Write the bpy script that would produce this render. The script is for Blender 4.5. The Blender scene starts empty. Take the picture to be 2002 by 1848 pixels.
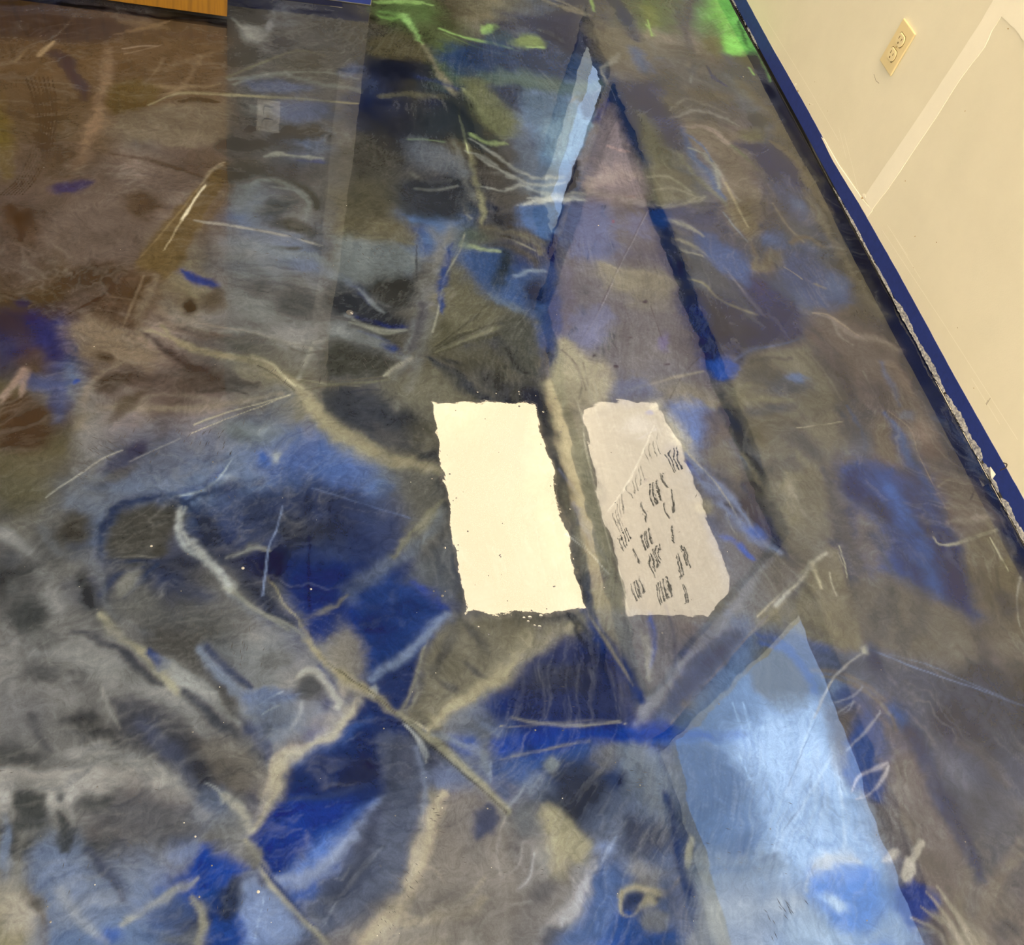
import bpy, bmesh, math, random
import numpy as np
from mathutils import Vector, Matrix
random.seed(7)
C = bpy.context.scene.collection
# ---------------------------------------------------------------- tuning
EXPOSURE = 0.7
SKY = 2.5
LAMP = 14.4
PANEL_GLOW = 4.3  # glow strength of the added window panel
STEP = .0028      # spacing of the floor grid, metres
VEIL = .012       # light mirrored by the clear coat, not part of the pigment
GAIN = (.46, .545, .68)   # pigment reflectance per displayed colour, for the warm light of the room
WAVE = .00055
RIPPLE = .000008
# ---------------------------------------------------------------- geometry of the view (used to place things on the floor plane)
CAMH = 1.46
FPX = 1928.96
def rot_cam(a, b, c):
    base = np.array([[1, 0, 0], [0, -1, 0], [0, 0, -1.]])
    Rx = np.array([[1, 0, 0], [0, np.cos(a), -np.sin(a)], [0, np.sin(a), np.cos(a)]])
    Rz = np.array([[np.cos(b), -np.sin(b), 0], [np.sin(b), np.cos(b), 0], [0, 0, 1]])
    Rw = np.array([[np.cos(c), -np.sin(c), 0], [np.sin(c), np.cos(c), 0], [0, 0, 1]])
    return Rz @ Rx @ base @ Rw
CAM = rot_cam(-.67401379, .37825686, .48025741)
def at(px, py, z=0.0):
    """point seen at a picture position, on the horizontal plane z"""
    d = CAM.T @ np.array([(px-1001)/FPX, (py-924)/FPX, 1.0])
    t = (z-CAMH)/d[2]
    return d*t + np.array([0, 0, CAMH])
def on_x(px, py, X):
    d = CAM.T @ np.array([(px-1001)/FPX, (py-924)/FPX, 1.0])
    return d*(X/d[0]) + np.array([0, 0, CAMH])

# ---------------------------------------------------------------- camera, sky, exposure
sc = bpy.context.scene
cam = bpy.data.objects.new('camera', bpy.data.cameras.new('camera')); C.objects.link(cam)
cam.data.sensor_fit = 'HORIZONTAL'; cam.data.sensor_width = 36; cam.data.lens = FPX/2002*36; cam.data.clip_start = .02
Mw = Matrix(((CAM[0, 0], -CAM[1, 0], -CAM[2, 0], 0), (CAM[0, 1], -CAM[1, 1], -CAM[2, 1], 0), (CAM[0, 2], -CAM[1, 2], -CAM[2, 2], CAMH), (0, 0, 0, 1)))
cam.matrix_world = Mw; sc.camera = cam
vs = sc.view_settings; sc.display_settings.display_device = 'sRGB'
vs.view_transform = 'Standard'; vs.look = 'None'; vs.gamma = 1; vs.use_curve_mapping = False; vs.exposure = EXPOSURE
w = bpy.data.worlds.new('sky'); sc.world = w; w.use_nodes = True
nt = w.node_tree; nt.nodes.clear()
wo = nt.nodes.new('ShaderNodeOutputWorld'); bg = nt.nodes.new('ShaderNodeBackground'); tc = nt.nodes.new('ShaderNodeTexCoord'); sx = nt.nodes.new('ShaderNodeSeparateXYZ'); cr = nt.nodes.new('ShaderNodeValToRGB')
nt.links.new(tc.outputs['Generated'], sx.inputs[0]); nt.links.new(sx.outputs[2], cr.inputs[0]); nt.links.new(cr.outputs[0], bg.inputs[0]); nt.links.new(bg.outputs[0], wo.inputs[0])
cr.color_ramp.elements[0].position = 0; cr.color_ramp.elements[0].color = (.80, .92, 1, 1)
cr.color_ramp.elements[1].position = 1; cr.color_ramp.elements[1].color = (.32, .55, 1, 1)
bg.inputs[1].default_value = SKY

# ---------------------------------------------------------------- pigment of the poured floor with some mirrored light painted in, worked out on a grid of floor positions (metres)
def lin(c):
    c = np.asarray(c, float)/255
    return np.where(c <= .04045, c/12.92, ((c+.055)/1.055)**2.4)
PAL = dict(K=(40,40,44), k=(68,67,68), g=(97,94,92), G=(126,122,119), L=(160,154,148), t=(98,90,68), T=(132,122,95), Y=(168,156,122),
           b=(34,50,100), B=(26,56,138), C=(42,88,172), s=(84,103,138), S=(122,150,192), W=(124,150,182), n=(55,58,76), m=(82,85,104),
           o=(84,68,48), O=(104,86,66), p=(96,82,76), P=(138,119,110), e=(96,118,62), E=(100,190,56), V=(104,98,86))  # E, V, W carry green glow, mirrored sheet and window glare as colour
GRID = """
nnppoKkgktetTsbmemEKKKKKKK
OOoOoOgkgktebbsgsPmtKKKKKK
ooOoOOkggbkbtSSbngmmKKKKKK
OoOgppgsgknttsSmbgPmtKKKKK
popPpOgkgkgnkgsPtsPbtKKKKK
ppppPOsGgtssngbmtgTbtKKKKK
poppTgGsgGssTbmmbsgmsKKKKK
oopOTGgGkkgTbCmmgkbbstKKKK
bbOPPggGgktgnnmggkbnpPnKKK
tspppgTtggttgnTmGgbtnpPnKK
otGPpPgTgnkTknTVVTTtnmpmKK
ttGmmssCsTTkknTVVmsttgpmbK
tgGmsSsnCsgkkkTVVVKttBBmpK
ggskmnnbbbgkkkTVVVntgnCBpb
kgmknggmbbbkkknVVVsgTbCBgn
gGkgnggmBBBgkkgVVGsgTkgkpg
GkGGkkGmGbnGTTbkgbskCgmnkk
GGgGGnGGmTbgGTbbkgsskSbmnk
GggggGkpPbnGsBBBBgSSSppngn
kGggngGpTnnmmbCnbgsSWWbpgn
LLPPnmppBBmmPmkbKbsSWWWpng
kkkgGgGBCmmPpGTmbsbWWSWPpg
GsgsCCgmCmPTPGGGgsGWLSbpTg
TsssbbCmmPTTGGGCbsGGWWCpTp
"""
FEATS = []
CX = [0, 0, 1.0]
def ctx(ox, oy, s): CX[:] = [ox, oy, s]
def _pt(p): return at(CX[0]+p[0]/CX[2], CX[1]+p[1]/CX[2])[:2]
def _col(c): return lin(PAL[c] if isinstance(c, str) else c)
def _sc(p):
    a = _pt(p); b1 = _pt((p[0]+CX[2], p[1])); c1 = _pt((p[0], p[1]+CX[2]))
    return math.sqrt(abs((b1[0]-a[0])*(c1[1]-a[1])-(b1[1]-a[1])*(c1[0]-a[0])))/CX[2]
def poly(pts, c, a=.9, soft=8):
    s = _sc(pts[0]); FEATS.append(('p', [tuple(_pt(p)) for p in pts], _col(c), a, soft*s*CX[2]))
def stroke(pts, w, c, a=.9, soft=.5):
    s = _sc(pts[len(pts)//2]); w = w if isinstance(w, (list, tuple)) else [w]*len(pts)
    FEATS.append(('s', [tuple(_pt(p)) for p in pts], _col(c), a, soft, [x*s for x in w]))
def blob(x, y, rx, ry, ang, c, a=.85):
    o = _pt((x, y)); t = math.radians(ang)
    u = _pt((x+rx*math.cos(t), y+rx*math.sin(t)))-o; v = _pt((x-ry*math.sin(t), y+ry*math.cos(t)))-o
    FEATS.append(('b', o, _col(c), a, u, v))

# --- upper left (offset, scale of the close-up it was read from)
ctx(0, 0, 2.843)
stroke([(0,10),(500,45),(900,100),(1260,135)], 26, (28,26,34), .95, .3)
stroke([(1270,30),(1600,60),(2080,110)], 30, (32,32,38), .9, .4)
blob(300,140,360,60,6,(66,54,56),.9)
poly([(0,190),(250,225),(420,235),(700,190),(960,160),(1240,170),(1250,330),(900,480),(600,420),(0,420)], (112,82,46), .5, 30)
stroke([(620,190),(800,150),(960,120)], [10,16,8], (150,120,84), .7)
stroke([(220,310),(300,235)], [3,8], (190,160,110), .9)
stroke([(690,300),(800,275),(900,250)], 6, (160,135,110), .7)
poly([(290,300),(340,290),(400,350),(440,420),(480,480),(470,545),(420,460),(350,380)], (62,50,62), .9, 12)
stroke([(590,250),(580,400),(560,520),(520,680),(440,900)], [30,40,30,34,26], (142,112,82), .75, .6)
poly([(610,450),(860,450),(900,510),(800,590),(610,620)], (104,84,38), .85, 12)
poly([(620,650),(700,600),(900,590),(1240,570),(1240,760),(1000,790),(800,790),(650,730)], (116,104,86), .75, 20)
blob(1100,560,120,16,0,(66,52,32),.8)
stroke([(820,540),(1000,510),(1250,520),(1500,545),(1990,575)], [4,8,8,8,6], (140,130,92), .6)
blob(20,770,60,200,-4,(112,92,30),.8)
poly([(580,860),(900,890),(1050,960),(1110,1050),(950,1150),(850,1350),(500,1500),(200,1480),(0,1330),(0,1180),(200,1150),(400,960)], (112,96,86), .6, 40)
blob(100,1220,120,60,40,(70,48,34),.7); blob(180,1000,200,40,-20,(90,76,66),.6)
poly([(310,1050),(430,1020),(480,1030),(420,1070),(330,1085)], (56,52,104), .9, 10)
blob(770,1150,90,70,20,(76,58,36),.7); blob(560,1530,150,60,-10,(74,54,38),.85)
stroke([(1250,900),(1150,1000),(1050,1130),(950,1330),(870,1450),(820,1520),(760,1800)], [30,40,50,70,90,60,40], (108,84,46), .8, .25)
stroke([(1180,960),(1050,1100),(900,1320),(780,1430)], 8, (140,112,66), .7)
stroke([(1140,1025),(1080,1100),(1010,1230),(940,1350)], [5,5,4,2], (232,214,170), .95)
stroke([(1250,900),(1200,925),(1110,1030)], [6,7,4], (168,150,122), .7)
stroke([(820,1520),(760,1640),(680,1800)], 5, (148,130,104), .8)
stroke([(880,1540),(800,1700),(770,1840)], [10,14,14], (132,112,90), .8)
stroke([(740,1500),(620,1620),(420,1720)], [10,6,4], (84,62,52), .8)
poly([(960,1490),(1040,1500),(1130,1540),(1200,1580),(1170,1590),(1060,1550)], (34,66,140), .95, 8)
blob(110,1670,40,26,20,(40,44,92),.95)
blob(1040,1690,40,40,0,(64,54,46),.8); blob(1190,1650,70,50,0,(76,66,54),.6); blob(1650,1700,110,90,10,(70,70,70),.8)
# strip under the back wall
stroke([(1290,100),(1390,200),(1480,290)], 14, (150,148,140), .6)
blob(1400,200,70,50,30,(150,150,148),.6); blob(1560,100,90,60,0,(120,120,128),.7); blob(1500,130,20,60,20,(158,156,160),.7)
blob(1540,250,90,60,0,(66,66,76),.8); blob(1350,300,80,60,0,(62,60,58),.8); blob(1700,380,200,60,10,(82,78,66),.6)
stroke([(1260,430),(1450,350),(1650,280),(1800,310)], 12, (118,112,84), .6)
stroke([(1300,470),(1500,410),(1800,400),(1990,440)], 12, (130,130,120), .5)
blob(1560,480,150,36,4,(82,96,134),.8); blob(1700,620,170,40,4,(84,96,128),.8); blob(1950,390,60,40,0,(90,102,140),.7)
blob(1680,740,160,50,0,(62,58,52),.85); blob(1390,720,50,14,0,(60,48,44),.7); blob(1330,800,120,60,10,(60,58,54),.8)
stroke([(1470,865),(1600,862),(1790,880)], [10,14,8], (140,140,130), .8); stroke([(1650,890),(1790,905)], 8, (70,78,130), .8)
blob(1380,940,120,50,0,(62,58,50),.8); blob(1650,960,190,50,8,(82,76,76),.6)
stroke([(1560,1010),(1680,1040),(1740,1120),(1780,1180)], [14,30,24,8], (74,72,64), .8)
stroke([(1500,1040),(1640,1060),(1720,1130)], 12, (138,140,132), .6)
blob(1560,1150,110,50,-10,(66,70,74),.9); blob(1640,1260,120,36,15,(70,68,62),.85); blob(1350,1080,80,90,0,(118,124,128),.6)
stroke([(1080,1230),(1300,1260),(1600,1310),(1780,1370)], [4,7,8,5], (158,150,138), .7)
blob(1400,1500,200,80,8,(104,112,122),.6); blob(1650,1430,200,40,10,(128,134,134),.6); blob(1570,1385,60,16,0,(78,76,70),.8)
blob(1420,1720,150,60,20,(122,124,120),.6)
ctx(0, 600, 2.843)
blob(240,120,140,70,30,(32,44,110),.9); blob(130,230,90,30,-10,(34,38,84),.8); blob(310,260,60,130,10,(56,66,120),.85); blob(40,60,60,50,20,(58,58,92),.8)
poly([(140,380),(300,400),(400,440),(380,560),(330,520),(290,470),(140,430)], (84,92,130), .8, 14)
blob(300,500,26,90,10,(48,48,84),.8); blob(430,415,26,14,10,(46,80,160),.95); blob(180,290,90,80,0,(86,66,56),.7)
stroke([(0,500),(60,430),(130,350),(110,480)], [10,16,22,10], (162,132,116), .7)
poly([(0,530),(180,500),(240,560),(270,660),(120,740),(0,740)], (84,62,44), .8, 20)
blob(340,600,60,90,15,(88,80,84),.8); blob(600,270,50,30,20,(70,56,48),.85)
poly([(400,130),(560,80),(760,140),(860,220),(900,300),(700,330),(560,300),(430,240)], (142,122,98), .7, 30)
stroke([(450,650),(480,500),(600,330),(760,280)], [60,50,40,24], (140,124,104), .6)
stroke([(850,180),(950,260),(1060,320),(1200,330)], [14,34,44,30], (78,64,62), .85)
blob(640,400,110,44,-20,(76,66,58),.85); blob(700,520,90,34,-30,(92,80,66),.8); blob(1130,400,150,60,0,(86,76,70),.8); blob(1340,440,120,36,15,(84,80,78),.8)
stroke([(1000,60),(1200,110),(1400,140),(1600,200),(1730,230)], [8,10,8,8,10], (134,124,110), .8)
stroke([(1040,110),(1300,175),(1500,180),(1620,210),(1740,215)], [12,14,14,10,6], (86,80,74), .8)
stroke([(900,100),(1000,200),(1150,250),(1400,280),(1540,350),(1650,450),(1800,580),(2000,760)], [16,22,26,34,36,40,60,56], (142,130,96), .85, .5)
stroke([(1400,270),(1500,310),(1560,370),(1680,460)], 12, (186,172,130), .7)
stroke([(1440,290),(1550,340),(1660,460)], 4, (80,74,56), .8)
stroke([(1730,230),(1690,330),(1660,400)], [16,20,12], (150,146,130), .7)
stroke([(1650,400),(1800,425),(2000,440)], 5, (150,140,110), .7); stroke([(1660,470),(1850,435),(1990,425)], [3,10,6], (96,88,66), .7)
poly([(660,640),(1100,640),(1600,490),(1560,560),(1640,640),(1800,760),(1990,850),(1990,1020),(1700,1010),(1500,950),(1300,980),(1150,1000),(900,1080),(600,1150),(450,1200),(350,1100),(500,900),(700,760)], (98,108,128), .6, 40)
stroke([(1060,700),(1300,610),(1600,490)], 3, (170,158,128), .9)
stroke([(430,650),(560,560),(900,560),(1200,560),(1550,480)], [40,60,50,40,12], (146,132,108), .55)
blob(760,800,90,36,-28,(60,62,90),.9); blob(640,880,120,36,-25,(70,76,104),.8); blob(640,950,120,34,-30,(84,78,74),.8)
stroke([(250,1060),(400,960),(560,850),(680,800)], [4,6,8,6], (170,164,150), .8); stroke([(720,860),(850,800),(1000,730)], 6, (150,146,146), .6)
blob(1450,700,220,50,10,(140,150,150),.5); blob(1350,720,100,40,20,(96,104,104),.6)
poly([(1640,700),(1800,720),(1990,850),(1980,1000),(1760,1000),(1500,960),(1420,820),(1560,740)], (62,90,148), .8, 30)
blob(1460,820,40,36,30,(42,86,160),.8); blob(1530,810,30,30,0,(140,142,132),.7)
stroke([(1000,1050),(1150,990),(1240,900)], [50,44,24], (56,82,138), .85); stroke([(960,1055),(1100,1030),(1200,970),(1290,850)], [8,18,10,4], (160,172,180), .85)
blob(1270,960,40,30,40,(150,160,170),.8)
stroke([(560,1250),(640,1130),(800,1060),(1000,1090),(1200,1000),(1450,970)], [20,26,30,30,60,60], (48,58,88), .8)
poly([(1040,1110),(1300,1040),(1600,1010),(1990,1040),(1990,1200),(1750,1280),(1600,1330),(1400,1350),(1150,1380),(1060,1280)], (52,60,92), .8, 40)
poly([(560,1290),(650,1160),(820,1110),(1020,1110),(1010,1200),(960,1280),(880,1370),(740,1380),(600,1370)], (82,78,72), .9, 16)
stroke([(1030,1110),(990,1200),(1000,1290),(1060,1360),(1160,1410),(1240,1480),(1280,1570)], [10,16,24,20,18,14,16], (148,152,150), .85)
stroke([(620,1400),(740,1385),(880,1400)], [6,12,10], (150,146,132), .8); blob(845,1335,40,20,-20,(150,146,136),.8); blob(890,1360,40,40,0,(62,56,48),.8)
stroke([(560,1410),(720,1425),(880,1415)], [30,34,20], (58,66,92), .9); stroke([(690,1620),(780,1520),(880,1430)], [8,24,14], (48,60,88), .9)
stroke([(560,1600),(650,1500),(800,1450)], [20,26,14], (56,64,92), .8); poly([(640,1600),(700,1500),(800,1460),(740,1550),(680,1610)], (126,122,112), .8, 10)
blob(1000,1540,180,60,20,(58,66,96),.7); blob(960,1720,280,120,5,(92,90,86),.7)
blob(430,1260,90,90,30,(76,72,68),.9); stroke([(440,1500),(480,1590),(530,1680)], [30,24,12], (58,58,62), .8)
blob(380,1200,90,60,30,(110,104,98),.5); blob(160,1700,110,100,30,(78,78,78),.85); blob(40,1390,60,60,0,(84,84,88),.8); blob(60,1560,60,30,60,(92,92,92),.8)
stroke([(0,1250),(120,1330),(220,1480),(300,1650)], [80,80,90,80], (132,130,128), .6)
stroke([(230,1230),(300,1330),(450,1400),(540,1500),(620,1700),(800,1800)], [40,36,40,26,24,20], (108,110,116), .5)
blob(1450,1290,120,30,-30,(104,100,84),.8); stroke([(1300,1390),(1400,1340),(1500,1330)], [14,12,4], (140,140,130), .8)
blob(1450,1430,90,70,10,(44,50,86),.9); blob(1560,1180,40,100,20,(84,92,112),.6)
stroke([(1575,1090),(1560,1200),(1500,1310),(1490,1440),(1450,1620)], 4, (120,134,170), .8)
poly([(1640,1380),(1720,1260),(1850,1180),(1990,1160),(1990,1560),(1850,1600),(1760,1700),(1660,1640)], (34,54,116), .9, 30)
blob(1850,1330,140,60,30,(58,74,118),.7); blob(1850,1220,160,50,10,(62,60,62),.7)
stroke([(1725,1260),(1722,1600)], 5, (26,40,92), .8)
stroke([(1300,1600),(1450,1720),(1620,1830)], [36,50,40], (110,112,118), .7); blob(1560,1600,90,90,20,(90,90,92),.7); blob(1500,1700,100,50,60,(58,62,92),.6)
poly([(1700,1840),(1720,1700),(1850,1640),(1900,1700),(1860,1800),(1800,1848)], (26,48,118), .9, 16)
stroke([(1670,1780),(1760,1730),(1840,1650)], [16,20,8], (112,106,84), .9); blob(1950,1600,60,60,0,(92,108,140),.7)
stroke([(1260,1560),(1330,1610),(1430,1680),(1600,1800)], [20,14,10,8], (142,138,118), .7)
# --- lower left
ctx(0, 1200, 2.851)
blob(170,50,120,70,30,(66,66,66),.9); stroke([(430,110),(560,150),(700,220),(800,330),(900,380)], [16,34,44,50,20], (68,68,76), .9)
stroke([(560,0),(650,110),(760,180),(860,260),(900,340),(1000,470)], [24,30,24,24,34,16], (148,140,112), .8, .6)
poly([(840,205),(880,220),(930,280),(900,300),(860,260)], (40,62,120), .9, 6)
stroke([(200,230),(400,240),(600,320),(800,400),(1000,540),(1150,700)], [70,90,90,80,60,30], (130,128,126), .6)
blob(310,340,150,70,5,(86,84,84),.9); blob(100,560,160,130,0,(104,102,106),.5)
stroke([(560,400),(600,520),(680,640)], [8,14,10], (128,124,118), .6); stroke([(170,570),(200,680),(260,760)], [20,50,30], (76,74,78), .7)
blob(480,620,130,50,20,(62,60,62),.9); poly([(620,540),(760,520),(950,570),(1060,700),(1180,860),(1100,960),(980,940),(860,820),(700,720)], (66,64,72), .9, 30)
stroke([(780,640),(880,760),(960,860),(1040,960)], [50,60,60,40], (74,78,98), .8)
poly([(1050,720),(1200,700),(1340,820),(1400,930),(1340,1030),(1240,1000),(1180,920),(1100,830)], (100,92,84), .85, 24)
poly([(900,280),(1060,330),(1200,400),(1300,560),(1320,610),(1240,560),(1100,470),(990,430),(920,360)], (134,132,128), .75, 16)
stroke([(1040,450),(1160,560),(1300,670),(1440,800)], [30,46,40,20], (62,62,70), .9)
stroke([(1130,600),(1260,700),(1380,830)], [14,12,20], (140,134,126), .6); stroke([(1260,740),(1360,830),(1440,900)], [20,34,20], (136,130,120), .8)
poly([(900,100),(1100,90),(1180,260),(1280,420),(1340,540),(1280,560),(1180,420),(1050,310),(920,250),(860,180)], (78,74,70), .85, 20)
stroke([(1110,190),(1180,260),(1260,360),(1340,430)], [24,24,30,20], (112,120,138), .8); stroke([(1150,190),(1260,310),(1400,420)], [24,24,14], (64,70,96), .8)
poly([(1180,170),(1400,150),(1560,140),(1600,260),(1520,420),(1400,420),(1300,320)], (114,116,118), .75, 24)
poly([(1340,490),(1430,440),(1540,450),(1440,540),(1380,560),(1400,620),(1330,580)], (150,146,138), .8, 12)
poly([(1420,530),(1500,470),(1640,440),(1700,450),(1560,530),(1450,580)], (78,100,146), .85, 12); stroke([(1430,520),(1500,470),(1570,440)], 6, (176,182,180), .7); stroke([(1460,560),(1560,510)], 5, (170,176,170), .8)
blob(1620,640,190,110,-35,(110,116,130),.85); blob(1560,620,110,50,-10,(78,84,106),.8); blob(1720,410,70,60,0,(72,70,72),.9); blob(1530,260,100,60,-10,(92,90,88),.7)
poly([(1340,600),(1440,640),(1500,740),(1530,800),(1440,790),(1370,700)], (44,46,84), .9, 12)
stroke([(1650,360),(1720,330),(1790,360),(1850,450),(1900,500)], [14,22,24,26,24], (150,144,132), .85)
stroke([(1780,300),(1840,380),(1890,460)], [20,24,14], (52,64,110), .8)
stroke([(1930,400),(1900,540),(1820,660),(1700,760),(1560,830),(1500,940),(1440,1080),(1390,1190)], [60,50,44,40,40,50,50,20], (158,146,128), .9, .5)
stroke([(1240,1010),(1330,1080),(1380,1180),(1390,1260)], [30,44,30,14], (158,152,138), .8); blob(1400,1050,30,60,15,(88,86,96),.8)
stroke([(400,780),(560,740),(720,800),(900,900),(1060,1000),(1180,1080)], [60,90,90,80,60,30], (142,138,134), .8)
stroke([(0,880),(200,900),(400,900),(640,930),(800,960)], [50,50,60,70,40], (150,142,136), .7); stroke([(600,940),(700,880),(850,870)], 8, (168,164,160), .5)
poly([(95,1000),(230,1000),(240,1130),(100,1130)], (72,72,70), .92, 14); poly([(95,1145),(240,1150),(240,1205),(100,1200)], (78,78,76), .9, 12)
blob(330,1040,26,40,20,(96,96,98),.8); stroke([(310,1110),(350,1190),(370,1300)], [16,40,36], (70,70,70), .85)
poly([(410,1080),(520,1010),(720,980),(900,1020),(1040,1120),(1060,1200),(980,1250),(800,1180),(620,1180),(480,1120)], (88,86,90), .9, 30); blob(520,1070,100,50,-20,(66,66,66),.8); blob(620,1130,60,50,30,(72,72,72),.7)
blob(1130,1050,120,130,40,(84,92,112),.8); stroke([(1130,940),(1200,980),(1230,1060)], 8, (150,152,152), .6); blob(1300,1180,120,80,20,(112,112,112),.7)
poly([(220,1180),(420,1330),(600,1380),(830,1300),(830,1440),(700,1560),(600,1680),(420,1700),(260,1500)], (104,114,136), .7, 40); blob(330,1450,120,150,-40,(96,116,158),.6); blob(700,1350,150,150,20,(92,92,102),.7)
stroke([(500,1320),(600,1440),(700,1560)], [30,40,26], (70,74,96), .8); stroke([(360,1540),(440,1700),(560,1820)], [30,24,20], (132,136,142), .6)
poly([(960,1530),(1040,1440),(1120,1340),(1180,1370),(1350,1420),(1370,1470),(1240,1510),(1060,1560)], (24,62,146), .92, 20); blob(1010,1320,80,60,-20,(84,108,158),.6)
stroke([(680,1740),(840,1620),(960,1540),(1100,1450)], [30,34,20,10], (142,140,130), .8)
blob(900,1640,200,70,-10,(70,84,124),.7); blob(1000,1700,110,60,20,(74,78,90),.8); stroke([(1060,1590),(1110,1660),(1110,1840)], [12,34,40], (138,132,112), .8)
poly([(1240,1560),(1320,1490),(1370,1560),(1360,1690),(1300,1760),(1240,1700)], (52,60,84), .9, 16); poly([(1180,1700),(1240,1720),(1360,1700),(1300,1848),(1160,1848)], (38,70,140), .85, 16); poly([(1000,1760),(1150,1800),(1130,1848),(900,1848)], (110,112,112), .8, 20)
poly([(1380,1480),(1480,1560),(1600,1650),(1740,1780),(1500,1848),(1380,1848),(1400,1700)], (102,120,158), .75, 24); stroke([(1480,1570),(1450,1700),(1420,1840)], 4, (176,190,210), .7)
blob(80,1680,140,120,60,(160,148,132),.8); stroke([(150,1560),(230,1700),(270,1848)], [60,50,40], (104,92,82), .8); blob(200,1640,60,30,0,(86,80,74),.7); blob(620,1820,60,40,0,(46,84,160),.8); blob(20,1300,40,150,0,(104,120,150),.7); stroke([(130,1250),(90,1400),(110,1520)], [70,60,50], (128,124,116), .7)
# blue leaf shape and what lies right of it
ctx(600, 1150, 2.647)
poly([(-50,880),(0,860),(130,740),(250,580),(380,620),(460,680),(430,780),(400,900),(380,1000),(200,1080),(60,1180),(-150,1250),(-230,1210),(-160,1050)], (46,56,96), .95, 14)
poly([(-270,1270),(-180,1080),(40,1070),(150,1130),(30,1290),(-160,1420),(-230,1420)], (24,52,132), .95, 20); blob(200,640,110,60,40,(34,48,96),.6); blob(60,780,90,60,-40,(44,70,132),.6)
stroke([(-160,1480),(0,1400),(150,1270),(320,1130),(420,1080)], [20,50,50,36,20], (70,110,182), .9); stroke([(-100,1560),(100,1440),(280,1290),(420,1120)], [30,44,44,24], (122,130,150), .75)
poly([(400,900),(520,880),(590,930),(620,1150),(600,1380),(520,1560),(420,1680),(260,1800),(50,1848),(-60,1700),(100,1500),(300,1350),(420,1150)], (88,94,116), .85, 20)
blob(330,1230,60,160,40,(66,70,92),.8); blob(470,1230,60,100,10,(60,64,84),.8); blob(200,1560,200,70,-45,(64,72,96),.8); blob(430,1500,60,70,0,(84,88,100),.6); blob(500,1000,60,120,0,(100,108,126),.8)
stroke([(80,1740),(200,1560),(300,1420),(380,1350)], [4,5,8,4], (160,164,172), .7)
stroke([(640,1160),(620,1320),(560,1480),(480,1640),(360,1780)], [10,12,10,10,12], (60,84,140), .7)
poly([(620,1050),(740,1030),(750,1150),(700,1280),(640,1270),(620,1180)], (132,122,102), .85, 10); poly([(640,1280),(700,1260),(740,1160),(880,1050),(860,1280),(940,1310),(1000,1190),(1220,1180),(1230,1450),(1420,1300),(1400,1560),(1300,1700),(1200,1848),(330,1848),(480,1660),(580,1450)], (112,104,100), .85, 20)
stroke([(400,1820),(500,1680),(600,1450),(660,1290),(720,1180),(740,1040)], [50,60,50,40,24,20], (168,150,120), .85, .7); stroke([(560,1480),(650,1450),(730,1550)], [10,12,4], (156,140,114), .6)
stroke([(480,1760),(700,1720),(860,1690),(930,1600)], [20,40,40,16], (162,146,112), .7); stroke([(780,1640),(860,1580),(920,1500)], [8,16,12], (150,138,112), .7)
blob(820,1200,80,120,10,(84,82,88),.7); poly([(890,1100),(960,1080),(1030,1160),(980,1250),(900,1330),(870,1260)], (60,64,88), .85, 16); blob(1000,1150,60,80,10,(96,96,98),.7); poly([(1040,1170),(1110,1090),(1200,1180),(1180,1290),(1040,1280)], (88,90,94), .8, 16)
stroke([(1000,1290),(980,1400),(1010,1500)], 10, (146,140,136), .7); stroke([(1120,1320),(1100,1430),(1050,1480)], 12, (146,140,134), .7); stroke([(1180,1380),(1150,1500),(1090,1560)], 10, (150,148,150), .6)
blob(1060,1380,50,90,0,(80,78,84),.8); blob(880,1400,60,60,0,(84,84,90),.6); blob(800,1700,70,50,0,(92,84,76),.6); blob(900,1780,60,70,0,(84,78,76),.7); blob(760,1620,60,40,0,(88,84,84),.6)
poly([(1210,1170),(1270,1150),(1420,1240),(1500,1340),(1420,1330),(1340,1500),(1260,1480),(1240,1300)], (148,136,104), .85, 14); blob(1390,1370,36,60,20,(78,76,84),.8)
stroke([(1520,1430),(1430,1560),(1380,1680),(1330,1730)], [16,34,40,24], (156,152,156), .85); stroke([(1160,1620),(1060,1640)], 16, (150,142,136), .6); blob(1220,1560,110,50,-30,(88,84,86),.7)
stroke([(1380,1500),(1380,1600),(1290,1700),(1220,1780)], [8,14,20,24], (140,134,132), .6); blob(1280,1800,70,60,-30,(72,74,88),.8)
# pale crack line
stroke([(-280,-140),(-150,0),(0,280),(60,370),(180,450),(260,520),(380,600),(460,660)], [5,8,16,26,24,40,18,10], (150,138,104), .85, .5)
stroke([(460,660),(560,700),(640,760),(760,880),(850,960),(930,1050),(1040,1160)], [10,22,20,18,20,18,12], (134,126,98), .9, .4)
stroke([(470,670),(600,760),(740,870),(850,990),(1040,1150)], 3, (58,56,56), .8); stroke([(90,370),(180,445),(280,520),(460,650)], 3, (66,60,48), .7)
stroke([(500,700),(570,780),(600,850),(620,900)], [12,10,14,10], (146,146,144), .8); stroke([(480,640),(520,640),(600,720)], 8, (162,152,122), .8)
blob(350,520,22,40,10,(140,142,142),.9); blob(510,655,22,12,20,(96,104,124),.8); blob(600,735,16,14,0,(36,66,130),.8)
stroke([(1030,1180),(1000,1260)], [10,6], (144,140,130), .7); stroke([(1040,1130),(1090,1080),(1130,1020)], [20,20,10], (134,138,146), .7)
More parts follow.
